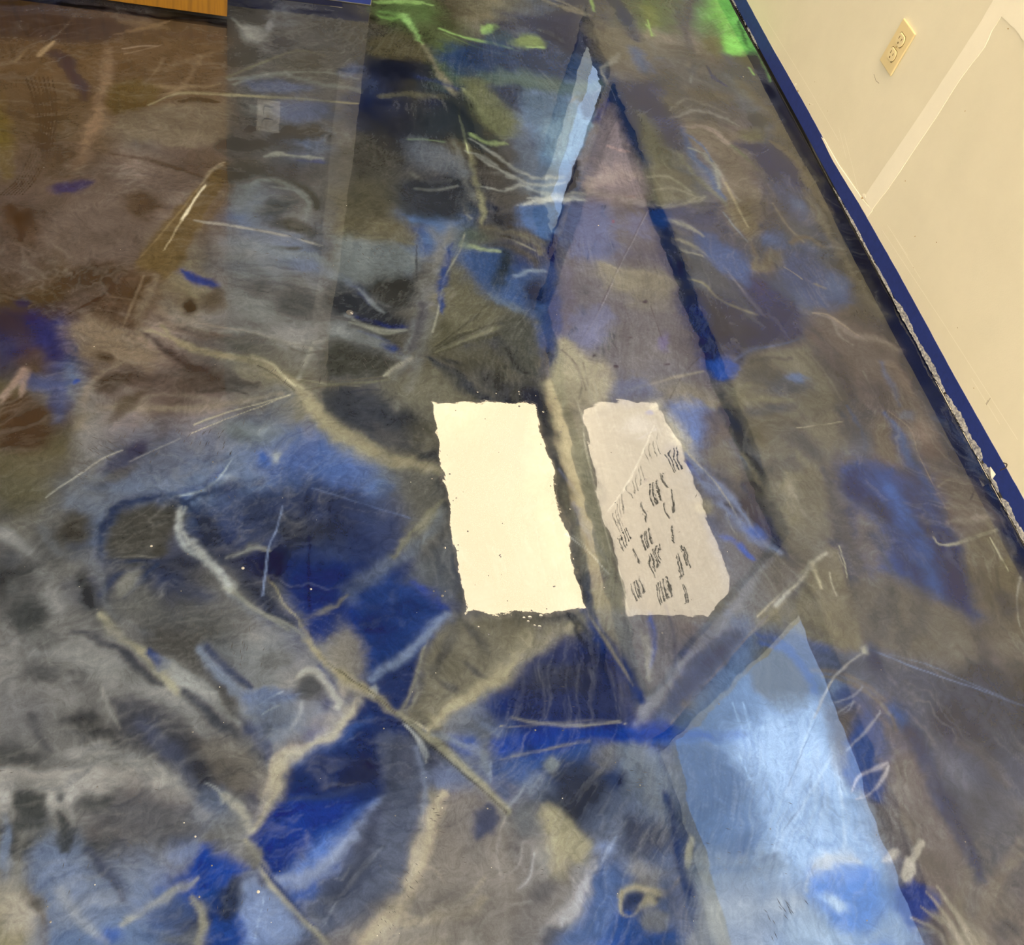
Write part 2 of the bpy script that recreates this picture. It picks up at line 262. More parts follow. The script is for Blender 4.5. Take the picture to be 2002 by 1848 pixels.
# area between
poly([(100,350),(160,280),(260,320),(330,400),(240,480),(130,420)], (140,132,120), .85, 16); poly([(100,130),(180,120),(240,260),(130,330),(90,280)], (88,90,98), .7, 20)
poly([(280,0),(560,0),(740,100),(720,150),(600,230),(560,330),(330,450),(280,330),(260,150)], (34,56,116), .92, 26); blob(440,60,60,40,10,(48,60,84),.8); stroke([(540,20),(640,40),(730,110)], [10,30,20], (24,58,148), .8)
stroke([(340,450),(440,410),(560,330),(620,230),(720,150)], [10,24,30,36,20], (92,112,152), .8); poly([(330,480),(460,420),(590,330),(580,420),(540,560),(470,640),(370,560)], (40,54,102), .9, 20)
poly([(600,330),(740,180),(860,170),(900,260),(1000,400),(960,520),(840,580),(600,730),(530,640),(580,480)], (106,100,86), .9, 14); blob(780,260,120,110,30,(92,92,96),.7)
stroke([(620,680),(800,600),(960,500),(1120,400),(1280,260),(1400,190)], [34,36,40,60,90,60], (146,134,100), .85, .7); stroke([(530,620),(570,480),(600,330),(620,260)], [30,16,12,10], (146,140,122), .8)
blob(870,440,80,20,35,(74,72,78),.8); blob(790,540,70,14,35,(72,70,70),.8); stroke([(760,180),(850,250),(940,460)], [10,16,12], (80,80,88), .6); blob(1000,190,120,30,0,(92,84,66),.6)
stroke([(850,170),(900,240),(920,300)], 8, (130,124,116), .5)
poly([(930,590),(1060,470),(1260,350),(1400,330),(1540,420),(1640,540),(1680,690),(1400,680),(1050,710),(960,680)], (34,50,104), .95, 30); blob(1400,430,160,60,20,(58,60,74),.8); blob(1450,560,60,80,-30,(72,76,88),.8); blob(1580,590,60,110,-35,(80,80,84),.8); blob(1100,590,120,70,-10,(32,54,116),.7)
poly([(740,700),(860,660),(950,700),(1010,780),(980,900),(930,890),(870,790),(760,760)], (86,88,96), .9, 20); poly([(750,770),(860,770),(880,830),(840,860),(780,830)], (30,70,150), .95, 10)
stroke([(1010,850),(1100,790),(1300,740),(1500,735),(1690,720)], [30,70,80,70,40], (22,62,152), .97, .5); stroke([(1000,715),(1100,715),(1300,695),(1520,680),(1660,700)], [3,6,8,10,4], (150,140,116), .9); stroke([(1000,885),(1160,855),(1300,820),(1450,780),(1560,780)], [4,8,10,14,20], (120,114,100), .85)
poly([(960,900),(1150,870),(1400,800),(1500,800),(1560,950),(1500,1100),(1340,1080),(1200,980),(1100,970),(980,990)], (44,72,128), .85, 30); blob(1270,920,34,44,0,(110,118,124),.9); blob(1540,830,80,60,30,(110,106,102),.8)
poly([(1340,1050),(1450,960),(1600,880),(1680,960),(1640,1100),(1560,1200),(1480,1240),(1380,1160)], (54,58,74), .9, 40); blob(1180,1020,130,60,30,(104,114,132),.7); blob(1030,1040,60,60,0,(74,88,122),.8); stroke([(950,900),(950,1000)], 8, (124,138,164), .6)
stroke([(640,760),(800,800),(900,850),(940,960)], [20,30,40,20], (116,122,128), .7); blob(830,960,120,80,40,(86,96,124),.7); blob(720,1000,80,60,20,(104,116,150),.7)
poly([(1520,800),(1700,790),(1800,850),(1848,960),(1848,1180),(1700,1100),(1640,960)], (104,112,124), .8, 20); poly([(1500,1260),(1620,1150),(1848,1100),(1848,1300),(1700,1420),(1560,1400)], (86,96,120), .8, 30)
blob(1760,1260,90,120,20,(64,68,84),.8); blob(1560,1370,50,40,0,(110,128,168),.8); poly([(1530,1430),(1650,1450),(1630,1600),(1560,1848),(1300,1848),(1420,1720),(1440,1600)], (72,92,134), .85, 20)
blob(1760,1500,110,70,10,(120,116,116),.7); stroke([(1650,1540),(1740,1560),(1853,1570)], 14, (150,138,110), .8); blob(1670,1620,60,70,-30,(132,124,104),.9); blob(1780,1650,40,40,20,(130,122,100),.9); blob(1700,1600,40,60,10,(50,60,88),.9); blob(1820,1600,30,24,0,(56,66,92),.8); poly([(1590,1700),(1848,1700),(1848,1848),(1560,1848)], (40,72,132), .8, 20); blob(1800,1740,80,40,0,(100,100,98),.8)
# --- middle, left of the lit panel
ctx(620, 380, 4.004)
poly([(250,0),(640,0),(700,180),(860,280),(780,420),(500,380),(200,340)], (112,102,74), .8, 30); stroke([(400,40),(500,160),(640,250),(780,330)], [20,30,24,10], (86,78,62), .5)
poly([(620,0),(1100,0),(1110,180),(760,150),(650,100)], (74,78,84), .85, 20); stroke([(770,0),(780,100),(760,180)], 20, (118,128,146), .7); stroke([(1130,0),(1150,120),(1190,200)], [20,34,20], (150,146,136), .7)
stroke([(680,160),(850,200),(1000,260),(1100,230)], [14,50,60,30], (84,114,166), .9); poly([(780,280),(940,260),(960,420),(860,460),(780,410)], (56,88,152), .85, 20)
stroke([(200,330),(400,350),(560,340),(760,390)], [14,24,20,14], (146,132,96), .7)
poly([(180,370),(400,350),(620,370),(770,420),(740,560),(500,600),(330,690),(160,600)], (120,128,128), .8, 30)
poly([(950,270),(1090,250),(1110,380),(1030,440),(1000,580),(900,700),(760,760),(850,560),(960,430)], (134,130,120), .85, 14)
stroke([(1090,380),(1020,480),(1020,600),(960,720),(990,860),(1010,940)], [20,40,50,34,24,16], (48,72,134), .9); stroke([(1160,300),(1100,440),(1040,560),(990,720),(960,900)], [6,5,5,6,4], (156,152,126), .8)
blob(860,620,90,130,15,(80,74,70),.8); poly([(400,680),(560,610),(740,640),(800,700),(760,780),(600,820),(450,760)], (66,64,60), .9, 24); stroke([(450,700),(600,690),(760,740)], 10, (110,108,100), .5); stroke([(400,780),(560,830),(740,870)], [10,30,20], (78,74,70), .8)
poly([(180,600),(260,640),(400,780),(500,880),(560,970),(760,1010),(700,1060),(560,1060),(300,960),(200,900),(150,820)], (64,64,70), .92, 24)
stroke([(190,620),(290,700),(390,800)], [14,30,20], (56,66,104), .8); stroke([(300,700),(400,790),(500,850),(580,880)], [10,20,20,8], (122,126,128), .7); stroke([(480,900),(560,970)], 5, (120,114,90), .7)
stroke([(260,950),(400,970),(520,1020),(600,1040),(720,1030)], [20,34,34,30,8], (42,50,104), .9); stroke([(250,1000),(380,1040),(520,1090),(640,1070),(700,1040)], [8,14,20,14,6], (142,140,120), .8)
stroke([(120,1080),(300,1120),(500,1200),(680,1290),(740,1250)], [60,90,70,60,30], (124,126,124), .75); stroke([(320,1070),(440,1110),(560,1150)], [10,20,10], (60,74,118), .8)
stroke([(500,1180),(600,1210),(680,1260)], [20,44,16], (52,72,134), .9); poly([(90,1150),(300,1190),(520,1260),(620,1370),(520,1440),(300,1430),(80,1380)], (74,72,64), .88, 24)
stroke([(560,1420),(640,1360),(740,1290)], [20,30,20], (176,168,140), .85); stroke([(780,1270),(700,1350),(560,1430),(400,1460)], [4,6,6,3], (96,90,70), .7)
stroke([(770,860),(900,860),(960,900),(900,980),(860,1120),(840,1240),(720,1400)], [20,40,30,50,50,50,60], (106,102,102), .85, .7); stroke([(850,880),(840,1000),(800,1140),(780,1230)], [30,40,34,14], (84,80,88), .8); stroke([(790,1000),(740,1150),(700,1220)], [34,30,10], (126,128,128), .7)
stroke([(1040,640),(1100,620),(1130,700),(1160,820)], [10,30,40,20], (126,118,98), .6)
poly([(960,960),(1060,780),(1060,640),(1120,600),(1300,720),(1500,820),(1560,900),(1480,1000),(1460,1080),(900,1240),(870,1200)], (106,100,76), .85, 20); poly([(1060,650),(1230,680),(1400,800),(1340,880),(1150,840),(1060,780)], (84,78,62), .7, 30)
stroke([(890,1220),(1100,1110),(1440,990)], [6,14,10], (78,74,60), .8); stroke([(920,1250),(1200,1160),(1480,1090)], [6,14,10], (82,78,60), .8); stroke([(900,1230),(1150,1140),(1400,1050)], [8,20,26], (122,116,88), .6); stroke([(900,1200),(1060,1100),(1260,1050)], 8, (126,118,86), .6)
poly([(900,1250),(1300,1180),(1500,1260),(1620,1400),(1700,1470),(1400,1480),(1300,1400),(1000,1330)], (94,88,70), .85, 24); poly([(1450,1000),(1560,900),(1740,1000),(1760,1300),(1740,1420),(1640,1400),(1540,1240)], (84,82,72), .9, 24); stroke([(1560,1260),(1650,1420)], [30,10], (66,66,64), .8)
poly([(820,1350),(960,1370),(1200,1560),(1350,1600),(920,1640),(940,1848),(700,1848),(600,1700),(700,1500)], (112,106,86), .8, 26)
stroke([(880,1280),(950,1330),(1060,1400),(1180,1500),(1330,1600)], [20,50,64,70,60], (66,66,74), .92, .5); blob(1060,1320,70,24,20,(70,68,68),.8); stroke([(960,1320),(1100,1400),(1200,1470)], 6, (98,94,88), .6)
blob(1420,1500,40,40,0,(66,64,60),.85); blob(1500,1370,16,16,0,(70,66,58),.8); blob(1390,1445,14,12,0,(70,66,58),.8); blob(1540,1580,40,60,0,(84,80,70),.7)
poly([(1150,400),(1300,420),(1470,460),(1530,600),(1740,580),(1800,640),(1860,700),(1860,1100),(1780,1300),(1760,1000),(1640,900),(1400,820),(1320,740),(1230,680),(1150,620)], (62,92,144), .9, 24)
stroke([(1490,460),(1470,600),(1420,720)], [50,60,70], (62,68,74), .9); blob(1700,780,80,90,20,(34,50,92),.9); blob(1260,560,60,60,0,(72,84,112),.7); blob(1520,720,120,60,0,(98,120,156),.7); stroke([(1380,700),(1400,820),(1340,780)], 10, (146,152,150), .5); stroke([(1560,630),(1680,600),(1800,650)], [10,20,14], (150,170,190), .6)
poly([(1630,850),(1760,900),(1800,1000),(1770,1300),(1700,1000)], (80,84,88), .7, 20); stroke([(1810,1180),(1800,1350),(1790,1450)], [50,50,60], (58,58,60), .8)
stroke([(1170,380),(1260,410),(1380,450),(1440,440)], [20,30,20,10], (160,170,116), .75); poly([(1150,260),(1280,280),(1330,340),(1240,400),(1150,370)], (92,104,88), .8, 20)
poly([(1300,120),(1560,100),(1600,200),(1560,260),(1320,250)], (98,94,96), .8, 20); stroke([(1320,150),(1450,170),(1600,150)], 18, (72,70,76), .7); stroke([(1300,270),(1450,290),(1560,300),(1700,380),(1740,480)], [20,40,50,50,20], (116,108,88), .85); stroke([(1450,330),(1580,380),(1700,440)], [10,16,8], (168,158,130), .6); blob(1520,250,40,26,0,(74,66,62),.8); blob(1500,340,60,16,15,(66,58,52),.8)
stroke([(1250,0),(1260,80),(1300,250)], [40,30,16], (124,116,96), .8); stroke([(1300,0),(1290,120)], [30,20], (88,80,72), .6)
stroke([(1560,90),(1700,70),(1860,40),(2000,20)], [20,26,30,40], (174,176,178), .85); poly([(1600,100),(1880,70),(1860,160),(1820,350),(1700,330),(1600,220)], (68,108,172), .9, 16); poly([(1330,0),(1560,0),(1560,70),(1340,90)], (98,92,86), .8, 20)
blob(640,1640,50,60,20,(112,108,98),.85); stroke([(640,1560),(700,1580),(760,1480)], [6,6,4], (150,146,130), .6)
poly([(60,1600),(200,1540),(460,1560),(600,1680),(740,1760),(780,1848),(540,1848),(340,1780),(160,1720)], (72,72,76), .9, 26); stroke([(200,1560),(350,1530),(500,1530)], [8,14,6], (64,66,80), .8); stroke([(0,1500),(200,1480),(400,1470),(560,1450)], [14,20,20,10], (114,108,84), .8)
# ring left by a bubble, small spots
blob(255,930,42,24,-10,(170,170,168),.95); blob(260,930,24,10,-10,(80,80,80),.9)
# --- lower middle left of lit panel (fan of stains)
ctx(600, 760, 2.2)
poly([(60,120),(200,60),(520,60),(560,220),(600,380),(420,330),(250,240),(120,180)], (96,92,82), .55, 30)
poly([(100,130),(260,100),(420,160),(500,280),(380,300),(240,240)], (66,68,78), .8, 24); stroke([(140,130),(300,200),(440,280)], 12, (84,80,74), .6); stroke([(0,60),(100,170),(240,260),(400,330),(560,350)], [50,60,60,50,30], (148,138,104), .85, .6)
poly([(400,340),(560,330),(590,500),(600,700),(500,760),(420,640),(380,480)], (98,94,84), .85, 26); blob(520,310,60,26,-20,(64,62,62),.85); blob(560,700,50,90,15,(72,70,72),.75); stroke([(420,700),(540,560),(600,520)], [10,16,6], (120,116,96), .6); blob(500,800,60,70,30,(104,102,96),.6); blob(600,820,30,60,0,(84,82,80),.7)
# --- around and right of the panel
ctx(820, 740, 3.033)
poly([(780,0),(1100,0),(1060,140),(980,180),(900,160),(850,300),(880,420),(820,300)], (152,142,108), .9, 16); stroke([(920,60),(980,100),(960,170)], [30,34,14], (110,104,90), .6); stroke([(990,50),(970,130)], 8, (62,60,62), .7); blob(845,60,26,24,0,(98,92,78),.85)
stroke([(740,120),(770,330),(830,500),(900,640),(960,820),(1010,1000),(1040,1100)], [70,90,80,60,50,44,20], (64,64,70), .92, .4); blob(440,10,60,60,0,(64,62,60),.7)
stroke([(830,540),(920,660),(990,760),(1060,900)], [10,18,18,14], (104,108,130), .7); stroke([(960,780),(1000,900),(1030,1030)], [14,24,10], (36,70,134), .85)
poly([(890,420),(960,220),(990,300),(1020,560),(1080,780),(1140,1050),(1180,1150),(1060,1040),(1000,830),(930,640)], (142,134,104), .85, 16)
poly([(980,170),(1150,145),(1330,150),(1480,330),(1440,450),(1530,560),(1700,800),(1750,1000),(1840,1200),(1845,1300),(1750,1420),(1240,1390),(1200,1230),(1140,1050),(1090,800),(1020,560),(970,300)], (98,94,82), .75, 14)  # pale sheet mirrored from the window, painted into the floor colour
poly([(1100,820),(1350,640),(1530,560),(1700,820),(1760,1040),(1830,1180),(1845,1300),(1750,1415),(1250,1385),(1190,1150)], (102,94,82), .75, 20)
stroke([(880,40),(960,200),(980,400),(1040,650),(1090,850),(1130,1000),(1170,1090),(1220,1280),(1250,1500)], [5,6,8,7,7,8,6,6,5], (178,168,136), .85); stroke([(890,60),(975,300),(1050,640),(1110,900),(1150,1040),(1180,1140)], 3, (112,104,88), .6)
stroke([(850,890),(960,970),(1060,1090),(1150,1180)], [3,4,4,2], (168,162,140), .8)
stroke([(1120,790),(1250,600),(1390,280)], [4,6,4], (170,162,140), .7)
poly([(1370,200),(1420,140),(1480,330),(1600,460),(1680,480),(1640,380),(1560,300),(1500,220)], (176,166,136), .8, 12); poly([(1480,180),(1700,160),(1720,320),(1680,460),(1560,300)], (78,110,172), .85, 18); blob(1640,330,50,50,0,(84,116,176),.8); poly([(1690,240),(1820,260),(1820,420),(1720,440)], (84,76,80), .85, 20)
stroke([(1600,460),(1700,560),(1820,680),(1900,780),(1990,900)], [24,40,50,50,40], (116,132,168), .85); stroke([(1590,500),(1680,620)], [16,10], (50,88,178), .9); stroke([(1520,360),(1620,470),(1740,600),(1850,760),(1990,1040)], [6,10,6,6,4], (172,162,130), .7)
stroke([(1880,200),(1900,330),(1960,460),(2040,600)], [60,50,50,50], (62,62,64), .9); poly([(1700,430),(1850,350),(1940,520),(1980,700),(1860,640)], (128,118,90), .8, 20); blob(1830,330,60,50,0,(110,96,80),.7)
poly([(1540,620),(1700,640),(1820,760),(1900,900),(1990,1150),(1860,1200),(1780,1060),(1720,840)], (104,104,106), .85, 20); poly([(1680,830),(1740,820),(1820,930),(1840,1100),(1760,1000)], (80,92,122), .8, 12); blob(1690,760,60,40,0,(132,122,90),.8); blob(1830,940,26,14,20,(52,92,180),.9); stroke([(1920,1010),(1980,1090)], [22,8], (50,90,180), .9); stroke([(1810,760),(1840,860),(1900,960)], 6, (150,142,116), .7)
blob(1370,212,20,12,0,(22,66,150),.95); blob(1350,630,16,12,0,(56,52,70),.95)
stroke([(1300,360),(1400,300)], 4, (120,116,130), .5); blob(1300,290,100,60,0,(144,140,140),.5)
poly([(900,1180),(960,1080),(1060,1190),(1200,1400),(1230,1570),(1080,1570),(960,1400)], (112,108,88), .8, 20); blob(990,1220,50,70,0,(60,66,86),.8); stroke([(980,1280),(1030,1420),(1120,1560)], [24,30,30], (44,60,112), .8); stroke([(860,1380),(940,1430),(1040,1570)], [6,20,24], (62,64,72), .85)
stroke([(1250,1400),(1290,1570)], [60,60], (130,126,112), .6); stroke([(1370,1400),(1390,1570)], [20,24], (44,74,146), .8); blob(1560,1480,90,60,0,(104,92,82),.7)
# --- slabs of colour below the sheet
ctx(1200, 1040, 2.287)
stroke([(0,520),(40,600),(80,700),(60,820)], [40,44,30,10], (40,56,104), .85); poly([(60,370),(260,390),(300,560),(260,700),(120,820),(80,640)], (100,98,100), .75, 20); stroke([(150,400),(180,520),(150,640)], [12,14,6], (52,78,144), .8); stroke([(120,440),(150,600)], [10,6], (150,142,118), .6)
poly([(340,600),(440,430),(520,490),(400,640),(260,790),(180,840),(240,720)], (58,74,110), .85, 16); stroke([(120,800),(300,600),(500,400),(700,130)], [20,20,20,20], (118,120,134), .45, .3)
poly([(480,0),(640,0),(760,180),(660,380),(500,360),(530,250),(460,100)], (100,98,100), .8, 20); stroke([(480,20),(560,60),(620,120)], [12,18,6], (48,88,178), .85); stroke([(570,70),(610,120)], [16,4], (50,92,180), .9)
poly([(640,120),(850,130),(900,60),(960,0),(700,0)], (88,84,82), .8, 24)
poly([(880,160),(940,80),(1020,100),(1060,280),(1110,520),(980,520),(800,450),(640,400),(760,280),(860,200)], (120,110,84), .88, 12); stroke([(640,380),(780,240),(880,140)], [4,10,6], (164,154,128), .8); stroke([(890,140),(910,220),(940,290)], [14,10,5], (180,166,124), .85); stroke([(1000,80),(1040,190),(1060,280)], 4, (170,160,130), .8); stroke([(960,210),(970,260),(1000,290)], 4, (176,164,130), .8); stroke([(740,310),(790,260)], 9, (166,160,146), .7)
blob(780,240,70,90,20,(92,90,94),.7); stroke([(1030,120),(1050,280),(1100,420),(1150,560)], [14,30,44,40], (76,74,74), .85)
poly([(640,420),(820,450),(1000,520),(1200,600),(1280,780),(1200,760),(1000,700),(860,640),(700,520)], (86,90,104), .8, 24); stroke([(860,620),(1000,630),(1150,700),(1280,820)], [12,20,20,12], (128,112,86), .7); blob(950,580,70,20,10,(92,104,136),.8)
# blue field at right and its flanks (continued in the next block)
poly([(1150,300),(1240,230),(1420,270),(1560,380),(1600,480),(1560,640),(1340,620),(1140,540)], (112,104,84), .85, 24); stroke([(1300,300),(1290,440),(1260,560)], [50,60,40], (88,84,80), .6); stroke([(1430,300),(1480,420),(1460,540)], [40,44,30], (88,84,84), .6)
poly([(1560,60),(1700,60),(1834,300),(1834,560),(1700,560),(1620,400)], (108,98,82), .85, 24); blob(1740,320,50,80,-20,(72,70,82),.8); stroke([(1600,480),(1700,560),(1834,720)], [40,50,50], (92,84,80), .8); stroke([(1820,220),(1800,350),(1834,470)], [4,6,4], (160,150,140), .6); stroke([(1680,30),(1760,170)], 3, (190,180,140), .8)
poly([(1200,520),(1540,640),(1834,760),(1834,1200),(1700,1100),(1600,1300),(1450,1100),(1300,800)], (72,78,98), .85, 40); blob(1500,850,90,80,30,(58,58,74),.85); stroke([(1540,900),(1650,980),(1720,1100)], [20,34,20], (92,86,76), .8); stroke([(1330,700),(1440,900),(1560,1100),(1700,1250)], [50,60,60,40], (100,102,112), .7); stroke([(1120,540),(1240,780),(1400,1060),(1600,1480)], [30,40,50,50], (46,60,98), .85); blob(1250,790,50,50,30,(34,78,140),.8); stroke([(1180,540),(1400,590),(1600,680),(1834,780)], 4, (110,130,170), .7)
poly([(960,820),(1060,760),(1200,860),(1300,960),(1400,1150),(1560,1450),(1560,1700),(1450,1848),(1300,1848),(1240,1600),(1180,1500),(1120,1300),(1080,1200),(1000,1000)], (104,92,84), .88, 24)
poly([(940,720),(1080,700),(1200,820),(1150,860),(1020,800)], (62,78,126), .8, 16); poly([(1060,920),(1200,900),(1280,960),(1230,1030),(1200,1200),(1060,1080)], (50,78,146), .88, 20); stroke([(980,960),(1040,900),(1100,780)], 10, (130,128,140), .5)
stroke([(1060,1170),(1120,1120),(1210,1050)], [4,6,10], (164,150,150), .85); stroke([(1090,1200),(1160,1140),(1220,1080)], [4,6,8], (164,150,150), .8); stroke([(1040,960),(1130,900),(1190,800)], [8,8,4], (150,144,152), .7); stroke([(1000,820),(1050,800),(1070,760)], 5, (150,150,164), .7); stroke([(920,760),(980,660),(1060,580),(1120,530)], [4,5,5,8], (158,152,150), .8)
blob(1120,530,22,16,0,(150,144,122),.9)
poly([(1180,1460),(1260,1430),(1240,1480),(1200,1480)], (166,152,134), .85, 6); poly([(1290,1560),(1310,1460),(1360,1370),(1390,1390),(1350,1450),(1320,1570)], (172,158,138), .9, 6); stroke([(1180,1300),(1260,1290),(1300,1330)], [8,24,10], (130,122,122), .6)
poly([(1240,1640),(1330,1590),(1450,1650),(1400,1700),(1300,1760),(1250,1720)], (50,66,138), .9, 14); stroke([(1400,1680),(1500,1760),(1560,1848)], [16,24,20], (152,140,120), .7); stroke([(1480,1640),(1560,1760),(1600,1848)], [10,16,10], (160,148,124), .7); stroke([(1300,1760),(1440,1800),(1480,1848)], [10,14,14], (140,128,112), .7)
stroke([(1834,1380),(1740,1540),(1660,1720)], [30,40,40], (138,122,98), .7); blob(1760,1640,60,140,25,(104,92,78),.8); stroke([(1590,1580),(1700,1660),(1760,1760)], [14,24,10], (150,136,122), .7); blob(1760,1800,40,60,0,(66,66,84),.7); stroke([(1600,1300),(1640,1500),(1620,1700)], [60,50,40], (82,80,82), .7)
# window glare painted into the floor colour in the bright field
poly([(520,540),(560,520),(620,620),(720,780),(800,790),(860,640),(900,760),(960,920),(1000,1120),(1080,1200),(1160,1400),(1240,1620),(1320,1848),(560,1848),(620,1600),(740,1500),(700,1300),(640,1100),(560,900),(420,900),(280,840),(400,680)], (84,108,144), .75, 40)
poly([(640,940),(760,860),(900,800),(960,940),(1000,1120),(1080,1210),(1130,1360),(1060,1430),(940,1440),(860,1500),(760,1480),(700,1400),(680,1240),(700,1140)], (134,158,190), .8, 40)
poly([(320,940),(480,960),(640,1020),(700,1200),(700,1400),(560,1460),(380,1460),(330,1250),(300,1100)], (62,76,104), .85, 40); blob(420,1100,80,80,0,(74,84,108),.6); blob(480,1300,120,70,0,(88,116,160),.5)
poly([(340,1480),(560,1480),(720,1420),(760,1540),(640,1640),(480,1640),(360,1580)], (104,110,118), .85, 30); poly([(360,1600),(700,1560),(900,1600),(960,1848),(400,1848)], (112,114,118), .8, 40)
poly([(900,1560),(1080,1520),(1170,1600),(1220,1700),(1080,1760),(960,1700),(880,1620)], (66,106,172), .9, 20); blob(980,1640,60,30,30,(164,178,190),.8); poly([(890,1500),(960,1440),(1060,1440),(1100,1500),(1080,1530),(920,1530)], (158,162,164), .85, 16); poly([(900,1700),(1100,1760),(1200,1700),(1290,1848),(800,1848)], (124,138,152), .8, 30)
poly([(620,600),(700,540),(780,560),(860,660),(840,740),(780,800),(700,770),(640,700)], (88,84,76), .95, 14); stroke([(640,460),(760,500),(860,640)], [14,30,14], (58,80,140), .85)
blob(320,860,70,50,20,(66,76,92),.8); stroke([(0,880),(160,880),(330,900),(560,900)], [70,60,50,50], (28,66,150), .9, .5); stroke([(150,920),(480,940),(600,900)], [20,26,20], (60,96,160), .6)
stroke([(980,1000),(900,1120),(800,1300),(700,1440)], [10,12,12,16], (190,208,228), .6); stroke([(990,1000),(1020,1200),(1040,1400)], [6,10,8], (190,206,224), .6)
stroke([(200,940),(240,1080),(290,1250),(330,1400),(340,1560)], [20,30,34,30,16], (66,72,96), .8); stroke([(330,1400),(320,1490)], 8, (160,152,124), .7)
# --- right middle
ctx(1350, 600, 2.8436)
poly([(0,0),(380,0),(560,100),(600,200),(420,240),(240,300),(220,400),(100,340),(30,180)], (38,48,96), .92, 16); stroke([(10,0),(60,150),(110,320)], [40,50,50], (24,56,116), .9); blob(150,330,90,60,20,(28,74,160),.9); stroke([(240,300),(340,240),(480,215),(600,180)], [10,16,12,8], (60,84,138), .8); blob(250,90,120,60,20,(52,48,70),.7)
poly([(420,240),(620,190),(700,260),(800,420),(860,560),(700,640),(500,600),(300,580),(200,480),(240,400),(260,300)], (124,116,88), .85, 20)
blob(400,380,130,70,15,(82,80,74),.9); blob(560,440,110,60,10,(76,82,94),.85); blob(580,400,60,24,5,(84,112,160),.8); blob(460,570,120,36,-8,(78,80,86),.9); stroke([(280,330),(400,290),(560,290)], [10,20,12], (86,82,72), .8)
stroke([(640,190),(740,320),(860,560),(940,700)], [30,44,60,40], (94,88,82), .85); stroke([(700,140),(800,240),(900,480),(980,600),(1010,640)], [30,60,60,50,30], (70,68,72), .85); stroke([(620,220),(720,330),(840,520)], [8,10,8], (124,118,100), .6)
poly([(700,40),(900,70),(1140,200),(1230,330),(1160,400),(1300,560),(1420,800),(1600,1100),(1700,1180),(1560,1190),(1440,1160),(1330,940),(1200,700),(1080,560),(960,560),(860,340),(760,200)], (112,98,88), .88, 20)
stroke([(690,30),(800,60),(920,160),(1040,180),(1180,240)], [8,16,40,50,30], (150,132,122), .8); stroke([(800,60),(830,160),(900,210)], [10,16,8], (142,128,118), .7); stroke([(1040,300),(1140,320),(1200,430),(1240,520)], [14,30,40,20], (140,118,104), .7); stroke([(1060,300),(1120,440),(1150,540)], [20,30,20], (98,106,140), .75); blob(1200,610,40,30,20,(108,112,134),.8)
stroke([(960,360),(1040,520),(1080,620)], [8,10,6], (142,132,122), .7); poly([(960,430),(1080,420),(1130,540),(1080,620),(1000,560)], (78,70,72), .8, 16); blob(1290,720,50,90,-25,(142,118,106),.7); blob(1330,790,50,50,0,(104,84,76),.6)
stroke([(1070,600),(1140,720),(1240,860),(1330,1000),(1400,1100)], [20,60,80,80,60], (54,78,134), .92, .5); stroke([(1130,650),(1200,800),(1280,960)], [20,40,30], (72,102,160), .7); stroke([(1100,580),(1220,680),(1260,800),(1330,940),(1400,1080),(1470,1220),(1530,1400),(1570,1560)], 4, (150,128,110), .7)
blob(1450,920,90,40,30,(86,82,92),.7); blob(1500,1040,110,50,30,(88,78,78),.7); stroke([(1380,1000),(1450,960),(1560,1000)], [10,12,6], (140,124,110), .6); poly([(1440,1190),(1560,1170),(1700,1200),(1760,1340),(1834,1500),(1834,1700),(1560,1560),(1500,1340)], (108,98,76), .88, 16); stroke([(1420,1120),(1540,1160),(1640,1180)], [14,24,10], (150,132,120), .6)
poly([(1140,90),(1230,150),(1330,330),(1430,500),(1540,700),(1620,850),(1700,1000),(1834,1240),(1834,1500),(1740,1300),(1640,1100),(1540,950),(1420,750),(1300,500),(1220,350)], (46,52,84), .92, 14); stroke([(1480,620),(1600,850),(1700,1060)], [20,44,30], (28,56,104), .85); stroke([(1350,620),(1480,700),(1570,900)], [40,44,30], (72,84,118), .7)
poly([(560,700),(640,620),(760,560),(850,640),(840,800),(780,900),(880,1000),(800,1160),(700,1240),(600,1230),(480,1040),(400,860),(440,740)], (130,120,94), .88, 20); stroke([(590,675),(720,660),(850,640)], [4,6,4], (176,162,130), .85); blob(620,760,110,60,30,(84,84,86),.8); blob(560,880,80,44,10,(86,86,86),.8); blob(700,830,70,50,20,(88,90,92),.7); blob(460,920,50,80,-20,(66,66,72),.85); blob(480,1070,40,24,20,(76,76,78),.8); blob(660,1200,50,36,0,(104,98,82),.8)
stroke([(180,500),(230,620),(300,760),(360,900),(420,1050),(500,1180),(560,1270)], [60,70,60,50,60,40,12], (62,64,70), .9, .6); stroke([(200,600),(270,680)], [50,40], (42,56,80), .8); stroke([(300,1000),(380,1120),(440,1240),(500,1320)], [40,50,50,40], (50,70,96), .85)
stroke([(300,820),(360,950),(440,1060),(530,1170)], [30,24,20,14], (134,124,96), .6)
stroke([(740,900),(790,1040),(840,1160),(880,1280)], [20,40,44,40], (84,88,104), .85); stroke([(870,560),(940,680),(960,780)], [10,20,16], (72,92,140), .7); blob(960,760,60,90,10,(94,98,112),.8); poly([(990,660),(1080,640),(1180,840),(1180,900),(1080,870),(1010,780)], (114,100,78), .85, 14)
poly([(860,920),(960,860),(1080,890),(1160,980),(1250,1150),(1330,1240),(1440,1300),(1520,1400),(1560,1600),(1420,1610),(1240,1540),(1120,1440),(1160,1320),(1130,1200),(1060,1120),(940,1040)], (38,76,150), .95, 26)
